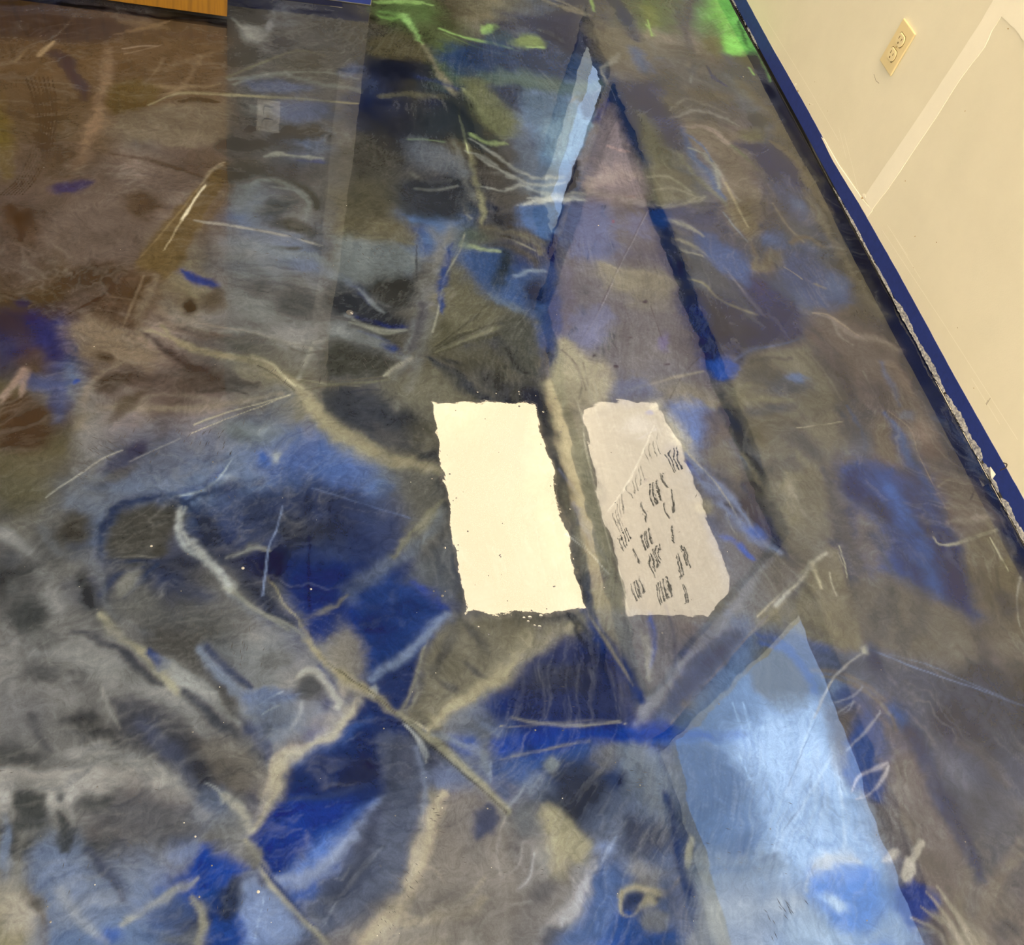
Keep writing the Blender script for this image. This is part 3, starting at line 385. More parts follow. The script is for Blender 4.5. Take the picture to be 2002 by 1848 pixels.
blob(970,960,90,50,50,(34,52,108),.85); blob(1060,1110,60,30,40,(44,54,84),.8); stroke([(1050,930),(1120,1060),(1200,1200),(1260,1350)], [40,60,80,80], (44,92,174), .8); poly([(1330,1180),(1440,1200),(1500,1350),(1560,1540),(1560,1640),(1440,1620),(1370,1500),(1360,1330)], (32,52,112), .9, 20); poly([(1180,940),(1260,1000),(1360,1120),(1440,1180),(1330,1210),(1240,1130)], (66,60,78), .85, 16)
stroke([(860,960),(960,1060),(1080,1180),(1180,1280)], [30,50,60,40], (116,114,116), .7); stroke([(1100,1200),(1190,1260),(1180,1320)], [10,14,8], (116,138,176), .5); poly([(900,1130),(1040,1180),(1120,1300),(1080,1440),(980,1460),(900,1300)], (116,106,92), .85, 20); blob(1030,1290,60,50,20,(86,82,84),.85); stroke([(1060,1350),(1110,1460),(1240,1560),(1420,1600)], [30,30,30,10], (84,92,100), .7)
stroke([(1350,1260),(1370,1310),(1440,1325),(1560,1280),(1710,1235)], [5,7,8,7,3], (176,166,134), .95); stroke([(1650,1290),(1700,1370),(1765,1470)], [3,5,3], (182,172,132), .8)
stroke([(850,1100),(900,1300),(960,1500),(1000,1700),(1010,1848)], [60,60,50,50,50], (92,86,78), .7); stroke([(740,1360),(800,1440),(880,1520),(900,1700)], [40,50,40,50], (84,80,76), .7)
poly([(440,760),(500,740),(560,860),(500,900),(430,840)], (96,92,82), .6, 14)
# --- top right quarter of the floor
ctx(1250, 100, 3.3)
poly([(0,330),(120,200),(350,330),(420,430),(640,400),(620,480),(440,470),(240,460),(180,380)], (98,94,88), .85, 20); stroke([(170,430),(330,380),(470,400),(640,480)], [10,20,14,8], (150,142,136), .6); stroke([(180,370),(300,300),(420,340),(560,400)], [6,12,20,8], (136,128,120), .6)
poly([(330,250),(500,240),(620,290),(560,330),(400,310)], (112,98,66), .9, 14); poly([(140,130),(320,80),(560,130),(640,250),(560,270),(300,250),(180,210)], (86,88,92), .8, 24); stroke([(430,90),(480,160),(550,220)], [6,16,8], (44,56,120), .9); stroke([(330,200),(350,110),(420,60)], 8, (128,126,124), .5)
stroke([(560,150),(660,260),(740,400),(820,500)], [40,50,80,40], (104,112,124), .8); blob(770,450,70,50,30,(72,72,76),.8); poly([(620,200),(760,280),(880,400),(1000,560),(960,570),(840,530),(840,440),(740,330)], (116,104,74), .85, 16)
poly([(260,470),(460,460),(580,540),(600,600),(700,720),(760,860),(860,1050),(800,1150),(680,1190),(600,1130),(540,960),(520,820),(440,620)], (124,110,90), .9, 16); stroke([(270,480),(400,480),(500,530),(560,590)], [10,24,34,20], (162,142,130), .8); stroke([(440,620),(480,720),(560,860),(640,960)], [14,24,20,10], (158,146,134), .7); poly([(560,1000),(700,960),(740,1080),(780,1180),(700,1180),(620,1120)], (122,106,66), .8, 14); stroke([(560,850),(620,980),(700,1130)], [10,12,6], (176,160,118), .7)
poly([(640,520),(780,510),(820,590),(740,610),(660,580)], (116,112,70), .85, 10); stroke([(590,610),(680,690),(740,770)], [10,24,8], (102,112,70), .8); stroke([(850,590),(960,660),(1060,800),(1140,930),(1240,1040)], [20,36,40,34,20], (120,106,78), .85)
poly([(620,600),(800,600),(920,660),(1020,780),(1080,880),(1060,920),(960,880),(860,840),(780,760),(720,680)], (48,56,106), .93, 10); blob(940,820,60,24,40,(84,90,124),.6); poly([(800,820),(980,880),(1080,960),(1150,1120),(1240,1230),(1150,1200),(980,1060),(860,960)], (76,88,130), .85, 18); blob(1010,990,70,30,40,(88,112,160),.7)
stroke([(690,650),(780,800),(860,960),(960,1120),(1060,1240)], [30,50,50,50,30], (104,98,100), .7); stroke([(780,860),(800,1000),(860,1120)], [10,20,10], (74,72,80), .7); stroke([(860,980),(960,1130),(1060,1230)], [6,14,8], (150,138,114), .6)
stroke([(280,500),(340,640),(440,780),(520,940)], [30,44,40,30], (72,104,158), .85); stroke([(330,620),(420,650),(490,760),(510,880)], [10,22,26,14], (150,156,150), .75); stroke([(300,520),(420,600),(470,700)], [8,16,8], (66,112,176), .7); stroke([(250,620),(320,770),(440,880),(540,980)], [14,30,30,16], (134,132,110), .7); stroke([(540,1040),(620,1140),(700,1230)], 8, (150,160,170), .7)
poly([(0,230),(110,200),(130,340),(170,400),(260,480),(270,590),(220,610),(130,480),(0,400)], (48,62,114), .92, 14); stroke([(30,240),(60,330)], [60,50], (70,66,74), .8); stroke([(0,20),(60,90),(90,140)], [30,34,20], (56,92,160), .8)
poly([(0,400),(130,480),(230,640),(300,780),(360,880),(330,960),(200,1000),(60,960),(0,800)], (96,98,76), .88, 20); poly([(60,780),(260,770),(330,860),(320,950),(200,980),(90,960)], (112,106,86), .8, 20); stroke([(70,840),(200,820),(300,880)], 8, (140,134,106), .5); stroke([(130,1000),(260,1000),(360,960),(400,930)], [8,16,24,20], (158,152,132), .8)
poly([(0,1000),(200,1010),(440,980),(500,1000),(560,1100),(640,1200),(400,1140),(200,1080)], (44,58,110), .9, 16); blob(140,1090,50,60,20,(22,58,124),.95); stroke([(150,1130),(170,1250)], [20,20], (30,56,110), .8)
stroke([(200,1150),(340,1190),(500,1210),(600,1250)], [14,24,24,14], (120,116,108), .6); poly([(380,1200),(560,1220),(720,1330),(740,1450),(640,1480),(560,1390),(440,1280)], (60,92,158), .92, 16); stroke([(200,1200),(300,1230),(420,1300)], [10,20,8], (168,160,132), .75)
poly([(160,1220),(280,1260),(420,1320),(560,1420),(700,1600),(760,1750),(620,1640),(420,1520),(240,1440),(190,1340)], (78,82,92), .85, 20); stroke([(230,1460),(400,1490),(500,1590),(640,1660),(760,1700)], [10,16,10,12,8], (142,134,96), .75); stroke([(560,1400),(680,1560),(820,1720),(940,1810)], [8,16,14,10], (140,136,134), .7)
poly([(240,1500),(420,1540),(560,1660),(700,1750),(860,1848),(320,1848),(260,1620)], (48,50,72), .9, 20); poly([(640,1480),(760,1440),(900,1560),(1080,1700),(980,1848),(860,1820),(760,1660)], (48,56,112), .92, 16)
poly([(790,1200),(900,1180),(950,1240),(900,1290),(820,1260)], (74,104,164), .9, 14); poly([(920,1290),(1020,1260),(1160,1320),(1200,1400),(1300,1430),(1380,1520),(1370,1640),(1200,1660),(1080,1640),(960,1480),(880,1400)], (64,86,142), .92, 16); blob(1280,1520,80,80,30,(84,112,166),.7); stroke([(1130,1500),(1200,1530)], 12, (132,128,106), .7); poly([(820,1290),(920,1290),(880,1390),(780,1440),(740,1380)], (120,108,80), .85, 12); stroke([(1000,1240),(1080,1200),(1180,1260)], [20,30,20], (116,106,84), .8); stroke([(930,1390),(980,1420),(1050,1470)], 4, (170,160,130), .7)
stroke([(690,1180),(760,1290),(750,1400)], [12,30,20], (124,112,90), .8); stroke([(1080,960),(1200,1120),(1300,1300),(1420,1520),(1560,1700)], [30,60,70,80,70], (112,104,84), .88); blob(1440,1680,60,80,-30,(92,84,70),.7); stroke([(1120,1690),(1220,1700),(1350,1790),(1420,1840)], [6,10,8,4], (168,146,122), .8)
stroke([(820,230),(980,480),(1150,760),(1330,1080),(1500,1400),(1620,1600)], [60,60,66,80,80,60], (44,42,42), .9, .4); stroke([(900,330),(1040,560),(1180,820)], [10,16,10], (84,74,68), .6)
# --- top middle
ctx(700, 0, 2.328)
poly([(90,30),(240,20),(330,60),(240,110),(110,100)], (96,130,60), .45, 14); stroke([(80,15),(200,5),(330,25)], [10,16,8], (150,190,90), .8); stroke([(200,70),(240,120),(280,180)], [22,22,10], (140,200,90), .85); stroke([(370,130),(480,170),(620,205),(740,235)], [4,7,7,3], (150,200,90), .8); stroke([(110,60),(170,65),(200,80)], [14,20,10], (120,170,70), .8)  # green glow painted into the floor colour
stroke([(240,120),(300,220),(360,310),(440,420),(480,600),(510,720),(540,900)], [10,14,16,20,10,12,14], (140,128,98), .7); stroke([(460,520),(480,600),(500,680)], [5,6,4], (200,200,140), .85)
poly([(570,130),(620,115),(640,130),(600,150)], (140,180,80), .8, 5); poly([(700,190),(780,150),(850,190),(820,225),(720,220)], (118,136,72), .8, 8); stroke([(800,200),(840,220)], 8, (180,220,110), .8)
poly([(70,180),(240,170),(330,260),(280,310),(120,290),(60,220)], (98,88,60), .85, 16); blob(230,60,60,20,0,(100,116,64),.6); poly([(560,320),(700,320),(900,340),(900,400),(700,400),(600,420)], (92,112,96), .75, 16); poly([(480,380),(560,370),(700,480),(720,600),(640,620),(520,500)], (116,118,74), .85, 14); stroke([(500,620),(600,640),(660,650)], [12,16,8], (160,176,100), .8); stroke([(480,400),(540,470),(600,540)], [10,16,10], (170,176,120), .5)
poly([(360,230),(560,200),(760,240),(900,260),(1100,300),(1100,380),(900,340),(640,310),(420,320)], (52,76,120), .88, 20); blob(160,330,100,50,10,(46,52,76),.85); blob(60,400,60,40,0,(70,80,110),.7); poly([(600,410),(720,390),(740,470),(700,520),(620,470)], (60,74,104), .85, 14); poly([(380,420),(470,480),(560,600),(640,660),(560,680),(440,560)], (54,62,68), .88, 16); blob(330,560,80,60,0,(64,66,70),.8)
poly([(640,120),(760,60),(900,60),(1000,120),(1150,270),(1000,260),(900,200),(760,130)], (42,52,90), .88, 16); stroke([(820,130),(880,150),(930,190)], [10,14,6], (100,104,104), .6); poly([(560,0),(1200,0),(1200,100),(900,60),(760,60),(620,60)], (112,108,88), .5, 30); stroke([(900,0),(1060,70)], 12, (150,140,116), .5); stroke([(1150,0),(1220,80),(1270,160)], [20,40,30], (30,56,100), .9)
poly([(1000,130),(1200,120),(1330,160),(1400,240),(1350,360),(1150,340),(1060,230)], (120,110,100), .75, 20); poly([(1290,30),(1340,40),(1360,150),(1310,150)], (120,130,56), .7, 8); poly([(1240,220),(1280,230),(1330,310),(1290,330)], (72,100,150), .8, 8); blob(1420,200,50,60,0,(146,132,122),.6); stroke([(1060,0),(1075,50)], 7, (150,190,80), .7); stroke([(1310,110),(1350,160)], 8, (130,180,70), .8); stroke([(1440,20),(1500,180),(1520,320)], [20,24,20], (66,76,100), .6)
poly([(1600,0),(1690,0),(1760,80),(1830,210),(1790,235),(1660,230),(1650,90)], (100,196,54), .92, 10); stroke([(1700,90),(1740,180),(1780,220)], [8,14,8], (70,110,50), .8); blob(1730,110,40,16,0,(84,150,60),.7); blob(1620,200,50,60,0,(110,104,62),.8); stroke([(1820,230),(1860,330),(1870,370)], [10,14,8], (120,170,70), .8); stroke([(1780,310),(1800,340)], [6,5], (150,210,80), .8); blob(1780,270,60,26,20,(86,78,56),.8)  # green glow beside the wall, put in as colour
poly([(740,420),(860,420),(960,520),(1010,480),(1050,540),(1000,680),(950,770),(860,720),(820,580),(750,500)], (90,120,154), .85, 24); poly([(880,540),(1000,490),(1045,545),(1000,680),(940,720),(900,640)], (120,150,176), .85, 16); poly([(720,680),(860,740),(960,780),(900,900),(760,860),(720,780)], (100,122,150), .7, 24)  # blue window glare painted into the floor colour
stroke([(1190,240),(1130,330),(1080,420),(1050,520)], [8,16,12,8], (150,148,140), .75); poly([(1000,440),(1120,400),(1080,500),(1020,530)], (78,78,84), .85, 8); stroke([(960,470),(990,440)], 10, (140,130,130), .6)
poly([(1120,380),(1170,370),(1210,440),(1260,560),(1230,640),(1180,520),(1150,440)], (34,58,110), .9, 12); stroke([(1140,450),(1100,510),(1060,550)], [16,26,14], (24,52,124), .95); stroke([(1000,740),(980,820),(960,900)], [18,24,18], (38,46,68), .8)
poly([(1050,620),(1150,500),(1200,570),(1240,700),(1290,800),(1340,870),(1200,870),(1060,900),(1010,760)], (134,118,122), .7, 16); stroke([(1050,860),(1150,790),(1260,780)], [30,60,30], (166,146,142), .7); stroke([(1150,670),(1220,660)], 14, (170,140,136), .6); stroke([(560,780),(700,800),(800,860),(960,900),(1080,880)], [8,16,20,24,12], (150,154,152), .6); stroke([(740,930),(860,910),(960,880)], [10,16,8], (170,168,150), .7)
poly([(180,860),(400,840),(480,760),(540,960),(400,978),(200,978)], (70,74,80), .8, 20); stroke([(240,780),(330,830),(420,820)], [20,20,10], (140,138,124), .5); stroke([(560,740),(600,860),(700,960)], [30,60,40], (88,82,76), .7)
# --- the long wedge, a mirrored window film painted into the colour
ctx(1040, 150, 2.933)
poly([(370,270),(440,140),(480,220),(560,420),(640,560),(600,640),(380,640),(270,560)], (112,104,122), .75, 12); poly([(330,640),(480,520),(580,520),(640,640),(520,720),(380,700)], (158,134,128), .75, 24); stroke([(530,690),(580,690)], 12, (170,120,112), .6)
poly([(180,740),(640,780),(740,900),(820,1180),(900,1400),(980,1600),(900,1700),(600,1800),(420,1700),(220,1640),(120,1400),(100,1060)], (108,102,104), .7, 30)
poly([(200,740),(420,740),(470,900),(480,1040),(300,1060),(180,900)], (92,104,152), .8, 24); poly([(390,1080),(800,1120),(800,1280),(560,1280),(400,1180)], (132,124,98), .85, 24); stroke([(400,1080),(600,1120),(820,1150)], [14,30,14], (150,140,110), .6); poly([(540,780),(660,800),(700,900),(560,900)], (104,108,150), .7, 14)
stroke([(160,730),(130,860),(110,980),(100,1080)], [20,24,24,20], (32,46,110), .9); stroke([(270,490),(240,600),(210,660)], [20,26,20], (40,44,66), .85); stroke([(180,740),(150,830)], [24,20], (40,58,110), .9)
stroke([(100,1080),(110,1300),(160,1500)], [30,60,30], (60,82,142), .8); stroke([(200,1100),(210,1400),(190,1520)], [50,50,30], (104,98,122), .7)
stroke([(740,930),(800,1080),(860,1260),(930,1440),(1020,1620)], [50,60,66,70,70], (28,50,96), .92, .35); blob(740,820,50,50,0,(24,66,140),.95); blob(1070,1660,80,50,10,(28,76,168),.9)
poly([(120,1540),(260,1560),(420,1700),(380,1848),(120,1848)], (152,140,108), .88, 20); poly([(230,1480),(360,1340),(440,1380),(400,1500),(320,1580)], (112,116,150), .7, 16)
stroke([(660,770),(590,900),(500,1080),(410,1280),(300,1480),(210,1660)], 4, (84,76,84), .7); stroke([(665,775),(597,903),(507,1083),(417,1283),(308,1484)], 3, (156,148,150), .5); stroke([(670,1290),(710,1400),(760,1540),(800,1640)], 2.5, (70,66,66), .6); stroke([(970,1600),(870,1710),(790,1848)], 4, (70,66,62), .7); stroke([(500,1240),(600,1480),(760,1640)], 2.5, (80,74,72), .5)
poly([(640,1680),(760,1640),(980,1680),(960,1720),(740,1740)], (98,96,104), .6, 14); stroke([(560,1800),(760,1740),(980,1690)], [10,14,8], (150,140,112), .6); blob(760,1520,30,50,10,(100,88,150),.5); poly([(520,1750),(640,1720),(700,1848),(480,1848)], (86,102,146), .6, 16)
for p in ((570,1495,12), (780,1648,14), (472,1665,16), (655,1290,12), (345,1600,12)):
    blob(p[0], p[1], p[2], p[2]*.6, 0, (56,44,56), .9)
blob(465,825,10,8,0,(160,60,60),.9)
# scatter of soft cloudy spots in the tan zone right of the lit panel
ctx(0, 0, 1.0)

# --- second pass, lower left (read from a closer look)
ctx(0, 924, 2)
poly([(400,340),(410,220),(480,160),(600,120),(690,125),(680,240),(640,330),(520,350)], (74,70,64), .8, 10)
stroke([(380,330),(400,220),(480,130),(600,95),(720,110),(790,190)], [20,24,26,26,24,20], (52,62,92), .8)
stroke([(370,60),(520,50),(680,60),(800,40),(900,10)], [40,50,50,40,30], (92,104,130), .5)
poly([(800,80),(1000,50),(1200,60),(1400,80),(1560,160),(1600,280),(1500,380),(1300,330),(1150,380),(960,280),(840,200)], (60,70,104), .75, 30)
blob(1000,150,60,90,0,(54,60,82),.8); blob(1330,130,160,50,10,(52,58,84),.8); blob(1180,230,120,70,20,(58,60,70),.7)
stroke([(800,190),(850,290),(960,400),(1050,520),(1130,600)], [50,60,60,50,40], (54,58,76), .85)
blob(1050,350,100,60,10,(42,46,78),.9); stroke([(900,330),(980,290),(1060,300)], [10,20,8], (124,122,112), .8); blob(1240,330,60,50,0,(62,76,116),.6)
poly([(1150,400),(1200,330),(1380,390),(1440,380),(1380,470),(1330,560),(1240,640),(1170,560)], (34,52,112), .9, 20); stroke([(1210,250),(1213,640)], 7, (26,38,86), .7)
stroke([(1105,130),(1080,230),(1050,300),(1030,480)], 4, (124,140,176), .7); stroke([(1220,60),(1600,180)], 4, (96,116,158), .5)
poly([(1390,520),(1440,420),(1540,390),(1620,420),(1760,540),(1700,620),(1660,700),(1500,780),(1400,770),(1380,640)], (38,62,120), .93, 20)
stroke([(1600,420),(1680,470),(1730,530)], [10,36,16], (26,60,156), .85); blob(1480,600,70,90,0,(34,50,104),.6)
stroke([(1370,470),(1480,380),(1620,300),(1740,160)], [60,50,40,30], (104,112,122), .55); stroke([(1540,330),(1640,210),(1740,120)], [20,24,10], (126,120,92), .7); poly([(1570,400),(1760,260),(1760,520),(1640,440)], (86,90,96), .7, 16)
stroke([(1170,590),(1260,540),(1350,480)], [16,22,8], (118,112,92), .85); poly([(1290,680),(1340,600),(1400,640),(1430,760),(1380,800),(1300,740)], (124,116,104), .85, 14)
stroke([(1460,790),(1600,700),(1660,630),(1760,560)], [24,26,30,24], (120,134,160), .75); poly([(1460,820),(1640,720),(1650,780),(1600,880),(1560,930),(1500,860)], (44,58,104), .9, 12); blob(1465,845,14,26,10,(134,140,148),.9)
stroke([(700,130),(690,200),(740,275),(830,340),(880,410),(910,460)], [10,18,22,22,16,20], (156,156,150), .9); stroke([(910,460),(1000,540),(1150,610),(1230,700)], [18,10,10,10], (128,126,112), .7)
stroke([(1190,670),(1250,730),(1330,790),(1420,830),(1560,945)], [12,26,26,28,12], (146,134,98), .9); stroke([(1240,710),(1330,780),(1470,870),(1555,950)], 3, (70,64,50), .8)
stroke([(1560,950),(1650,1020),(1750,1100),(1850,1190),(1990,1320)], [14,22,22,20,18], (134,128,102), .9, .4); stroke([(1565,960),(1700,1080),(1850,1210),(1985,1330)], 4, (56,56,58), .8); stroke([(1570,945),(1640,990),(1670,1010)], 9, (166,156,126), .8); stroke([(1590,990),(1650,1060),(1670,1110)], 12, (150,152,150), .7)
stroke([(1560,950),(1600,870),(1640,760),(1660,680)], [14,10,10,8], (134,128,108), .7)
poly([(1580,950),(1640,800),(1680,640),(1800,590),(1990,560),(1990,800),(1850,880),(1680,1000)], (112,104,84), .8, 14); for_dark = [(1760,850,60,16,35),(1870,790,60,12,35),(1740,700,90,30,-60),(1860,640,80,20,60)]
for q in for_dark: blob(q[0],q[1],q[2],q[3],q[4],(76,74,74),.7)
stroke([(1660,1005),(1800,910),(1990,790)], [20,40,50], (150,138,104), .85)
poly([(1390,865),(1550,955),(1600,1040),(1500,1120),(1520,1260),(1400,1400),(1200,1540),(1060,1560),(980,1440),(1000,1330),(1100,1200),(1260,1050)], (38,52,98), .95, 8)
poly([(985,1430),(1060,1280),(1200,1260),(1380,1290),(1400,1360),(1240,1470),(1110,1560),(1030,1540)], (24,54,132), .95, 22); blob(1380,960,80,60,40,(34,52,106),.7); stroke([(1160,1150),(1300,1040),(1440,960)], [30,60,30], (52,80,140), .7); blob(1420,1180,100,60,-30,(44,48,76),.8); stroke([(1060,1280),(1300,1260),(1480,1210)], [10,20,10], (50,62,100), .7)
stroke([(1405,880),(1330,980),(1240,1060),(1130,1130),(1080,1220),(980,1400)], [40,30,26,40,50,24], (160,148,122), .9, .5); stroke([(1350,900),(1240,1060),(1150,1130)], [50,50,40], (146,140,128), .5)
stroke([(1130,1600),(1280,1480),(1400,1380),(1490,1300)], [40,60,50,20], (70,106,178), .9); stroke([(1100,1600),(1260,1540),(1400,1420),(1510,1290)], [40,40,36,24], (132,142,168), .75); stroke([(1270,1770),(1330,1660),(1420,1550),(1500,1465)], [5,6,10,4], (164,166,168), .8)
poly([(1500,1000),(1600,1040),(1670,1180),(1660,1420),(1600,1600),(1500,1700),(1290,1848),(1150,1800),(1260,1700),(1440,1500),(1520,1260),(1480,1100)], (84,90,110), .8, 16); stroke([(1560,1050),(1540,1180),(1520,1300),(1440,1500),(1330,1660)], [50,50,40,40,60], (64,68,86), .75); blob(1600,1150,30,60,0,(78,80,96),.7); stroke([(1630,1080),(1660,1200),(1665,1400),(1600,1600)], [20,24,20,10], (120,130,156), .6)
stroke([(960,1440),(1020,1530),(1080,1630),(1180,1740),(1280,1840)], [14,20,16,18,20], (150,142,116), .9); stroke([(1020,1530),(1110,1640),(1230,1770)], [8,14,6], (32,52,110), .85); poly([(960,1470),(1020,1480),(1025,1550),(980,1570),(955,1530)], (104,100,94), .85, 5)
poly([(680,1620),(760,1530),(790,1480),(830,1510),(950,1550),(950,1590),(860,1620),(740,1650)], (26,66,152), .92, 12); stroke([(490,1760),(640,1660),(780,1580)], [20,30,14], (142,140,130), .7)
poly([(860,1660),(920,1590),(965,1640),(955,1730),(900,1790),(860,1740)], (50,58,82), .9, 10); blob(680,1720,130,50,-10,(66,82,122),.8); stroke([(750,1660),(790,1720),(780,1840)], [10,24,26], (136,130,112), .8); poly([(820,1780),(960,1760),(940,1848),(800,1848)], (36,68,140), .85, 14); poly([(980,1620),(1080,1680),(1220,1800),(1000,1848),(960,1740)], (104,122,160), .8, 16)
poly([(130,1480),(300,1470),(420,1560),(600,1580),(580,1690),(440,1780),(300,1750),(180,1620)], (104,116,142), .65, 30); stroke([(350,1480),(430,1600),(480,1680)], [24,34,24], (72,76,96), .8); stroke([(230,1640),(330,1760),(420,1840)], [26,24,16], (128,132,142), .6)
poly([(280,1330),(340,1270),(480,1250),(620,1290),(740,1370),(720,1440),(560,1440),(400,1420)], (86,84,88), .85, 24); blob(370,1300,70,36,-15,(64,64,66),.8); poly([(66,1258),(160,1258),(166,1345),(70,1345)], (70,70,70), .95, 7); poly([(66,1356),(164,1360),(164,1392),(70,1388)], (76,76,76), .92, 6); stroke([(215,1330),(245,1400),(258,1465)], [14,36,30], (68,68,70), .88); blob(232,1278,18,26,0,(92,92,94),.8)
stroke([(0,1190),(150,1200),(320,1230),(520,1200),(680,1270),(800,1350)], [60,60,60,70,60,30], (144,138,132), .6); stroke([(320,1160),(430,1110),(560,1150),(680,1230)], [50,80,70,40], (136,132,126), .75)
poly([(440,920),(560,900),(680,1010),(860,1140),(900,1240),(800,1240),(640,1130),(520,1030)], (64,64,72), .85, 24); stroke([(560,980),(650,1100),(740,1210)], [50,60,40], (72,76,96), .8); stroke([(230,980),(350,960),(430,1010),(470,1050)], [20,50,40,20], (64,62,64), .8); stroke([(400,850),(430,930),(470,1000)], [8,16,8], (126,122,116), .6)
blob(220,800,110,50,5,(84,82,82),.85); stroke([(290,630),(400,650),(500,720),(560,790),(640,830)], [14,28,34,34,12], (66,66,74), .85); stroke([(400,560),(480,640),(560,700),(620,770),(690,860)], [20,22,20,22,14], (142,134,106), .85); poly([(590,700),(620,715),(655,745),(630,765),(600,740)], (44,64,120), .9, 4)
stroke([(150,640),(330,720),(500,800),(600,860),(760,930)], [60,70,50,50,40], (122,120,116), .5); blob(110,560,50,60,30,(70,70,70),.85); stroke([(310,390),(330,460),(360,530)], [24,30,14], (56,56,60), .85); blob(290,220,60,50,30,(74,68,60),.85)
stroke([(720,870),(840,980),(960,1080),(1020,1110)], [24,40,36,14], (60,62,72), .85); poly([(940,1000),(1000,1010),(1060,1080),(1030,1100),(970,1060)], (42,46,82), .9, 8); stroke([(640,750),(760,820),(860,900),(920,980)], [44,40,34,14], (132,132,128), .75); stroke([(780,680),(860,790),(930,880)], [20,30,24], (112,122,142), .8); stroke([(810,680),(880,760),(980,840)], [16,22,10], (62,68,96), .85); stroke([(860,860),(900,930),(940,980)], [30,40,16], (66,62,62), .85)
poly([(940,880),(1000,860),(1090,860),(1010,930),(950,940)], (86,108,152), .85, 8); poly([(940,900),(1080,890),(1170,920),(1160,1020),(1080,1090),(980,1060)], (104,112,128), .6, 14); stroke([(1160,800),(1220,790),(1280,830),(1330,900)], [12,20,24,18], (152,148,138), .85); blob(1200,850,50,40,0,(76,76,78),.85); stroke([(1140,1000),(1170,950),(1180,900)], 14, (140,142,146), .6)
poly([(760,1070),(880,1050),(1000,1150),(960,1250),(860,1240)], (104,96,88), .75, 14); blob(820,1290,70,60,20,(84,94,118),.75); stroke([(800,1210),(850,1240),(870,1290)], 6, (150,150,148), .6); stroke([(870,1270),(930,1320),(970,1400)], [24,34,20], (152,146,130), .75)
poly([(1250,1848),(1430,1740),(1600,1600),(1680,1400),(1760,1240),(1900,1260),(1990,1360),(1990,1848)], (120,110,100), .6, 20); stroke([(1420,1830),(1540,1720),(1620,1580),(1690,1420),(1750,1250)], [40,50,50,36,20], (168,152,122), .75); poly([(1860,1420),(1890,1330),(1940,1320),(1930,1420),(1880,1450)], (60,66,92), .85, 8)
# --- second pass, lower right
ctx(1001, 924, 2)
stroke([(160,20),(200,200),(240,330),(270,470),(300,560)], [60,70,60,50,40], (58,60,66), .85); stroke([(250,130),(300,230),(360,330)], [12,26,10], (62,84,134), .7); poly([(260,20),(330,60),(380,260),(450,540),(400,480),(300,300)], (126,120,94), .7, 12)
stroke([(210,240),(300,310),(380,400)], 3, (160,158,146), .8); stroke([(210,545),(270,640),(330,740),(440,870)], [10,16,20,10], (52,54,62), .85); stroke([(280,540),(340,660),(420,770),(500,880)], [14,30,34,20], (36,56,112), .9); stroke([(300,560),(380,680),(470,830)], [8,10,10], (124,116,94), .75)
poly([(340,560),(450,550),(560,560),(640,640),(620,740),(540,850),(460,740)], (104,104,108), .6, 14); stroke([(540,570),(560,650),(540,760)], [10,14,6], (44,76,152), .85); stroke([(520,640),(540,700),(530,800)], [16,20,10], (150,146,130), .7); stroke([(600,520),(630,620),(640,760)], [10,12,8], (60,62,88), .75)
poly([(10,940),(60,780),(170,640),(260,660),(400,800),(450,960),(200,990),(20,1000)], (46,54,92), .85, 20); blob(180,800,130,60,-10,(60,62,76),.8); stroke([(0,960),(200,990),(420,970)], [8,10,6], (150,142,116), .85); stroke([(-60,1060),(100,1040),(300,1030),(480,1010),(620,1010),(800,1030)], [50,64,56,50,40,30], (24,60,144), .95, .5); stroke([(0,1110),(140,1080),(300,1050)], [5,8,8], (126,120,104), .8)
poly([(0,1130),(200,1090),(330,1060),(400,1120),(420,1260),(300,1200),(120,1160),(20,1200)], (50,76,130), .85, 18); poly([(150,1180),(240,1140),(370,1180),(430,1300),(340,1420),(200,1380),(130,1260)], (56,60,76), .9, 28); blob(360,1110,50,60,20,(112,108,102),.75); blob(160,1150,26,34,0,(112,118,120),.85)
poly([(420,1060),(540,1070),(620,1180),(650,1340),(600,1420),(480,1300),(430,1180)], (100,110,126), .7, 16); poly([(300,1380),(440,1250),(560,1330),(600,1460),(440,1480)], (92,102,126), .7, 22); blob(520,1440,90,80,20,(60,62,78),.8)
poly([(120,1350),(170,1320),(300,1440),(330,1500),(260,1560),(180,1480)], (146,136,104), .85, 10); stroke([(350,1560),(270,1660),(200,1740)], [14,34,24], (156,152,156), .85); stroke([(410,1430),(350,1530)], [8,16], (130,142,170), .6); poly([(370,1560),(470,1600),(420,1700),(380,1848),(240,1848),(300,1700)], (66,90,136), .85, 16)
stroke([(420,1660),(480,1620),(600,1650),(660,1580)], [10,16,16,8], (154,142,112), .85); poly([(425,1740),(440,1660),(500,1650),(500,1720),(450,1735)], (50,60,92), .9, 6); stroke([(430,1640),(425,1720),(470,1740),(505,1700)], [10,12,14,10], (144,132,100), .85); poly([(510,1720),(530,1650),(570,1690),(540,1720)], (140,130,104), .9, 5); poly([(380,1848),(420,1750),(560,1720),(700,1800),(700,1848)], (40,70,128), .85, 16); blob(560,1760,70,40,0,(108,106,102),.8); poly([(600,1640),(690,1560),(740,1720),(800,1848),(720,1830)], (66,78,112), .8, 14)
stroke([(590,1260),(620,1360),(650,1500),(700,1640)], [20,30,36,30], (40,54,96), .85); stroke([(700,1430),(690,1540)], 14, (152,146,118), .8)
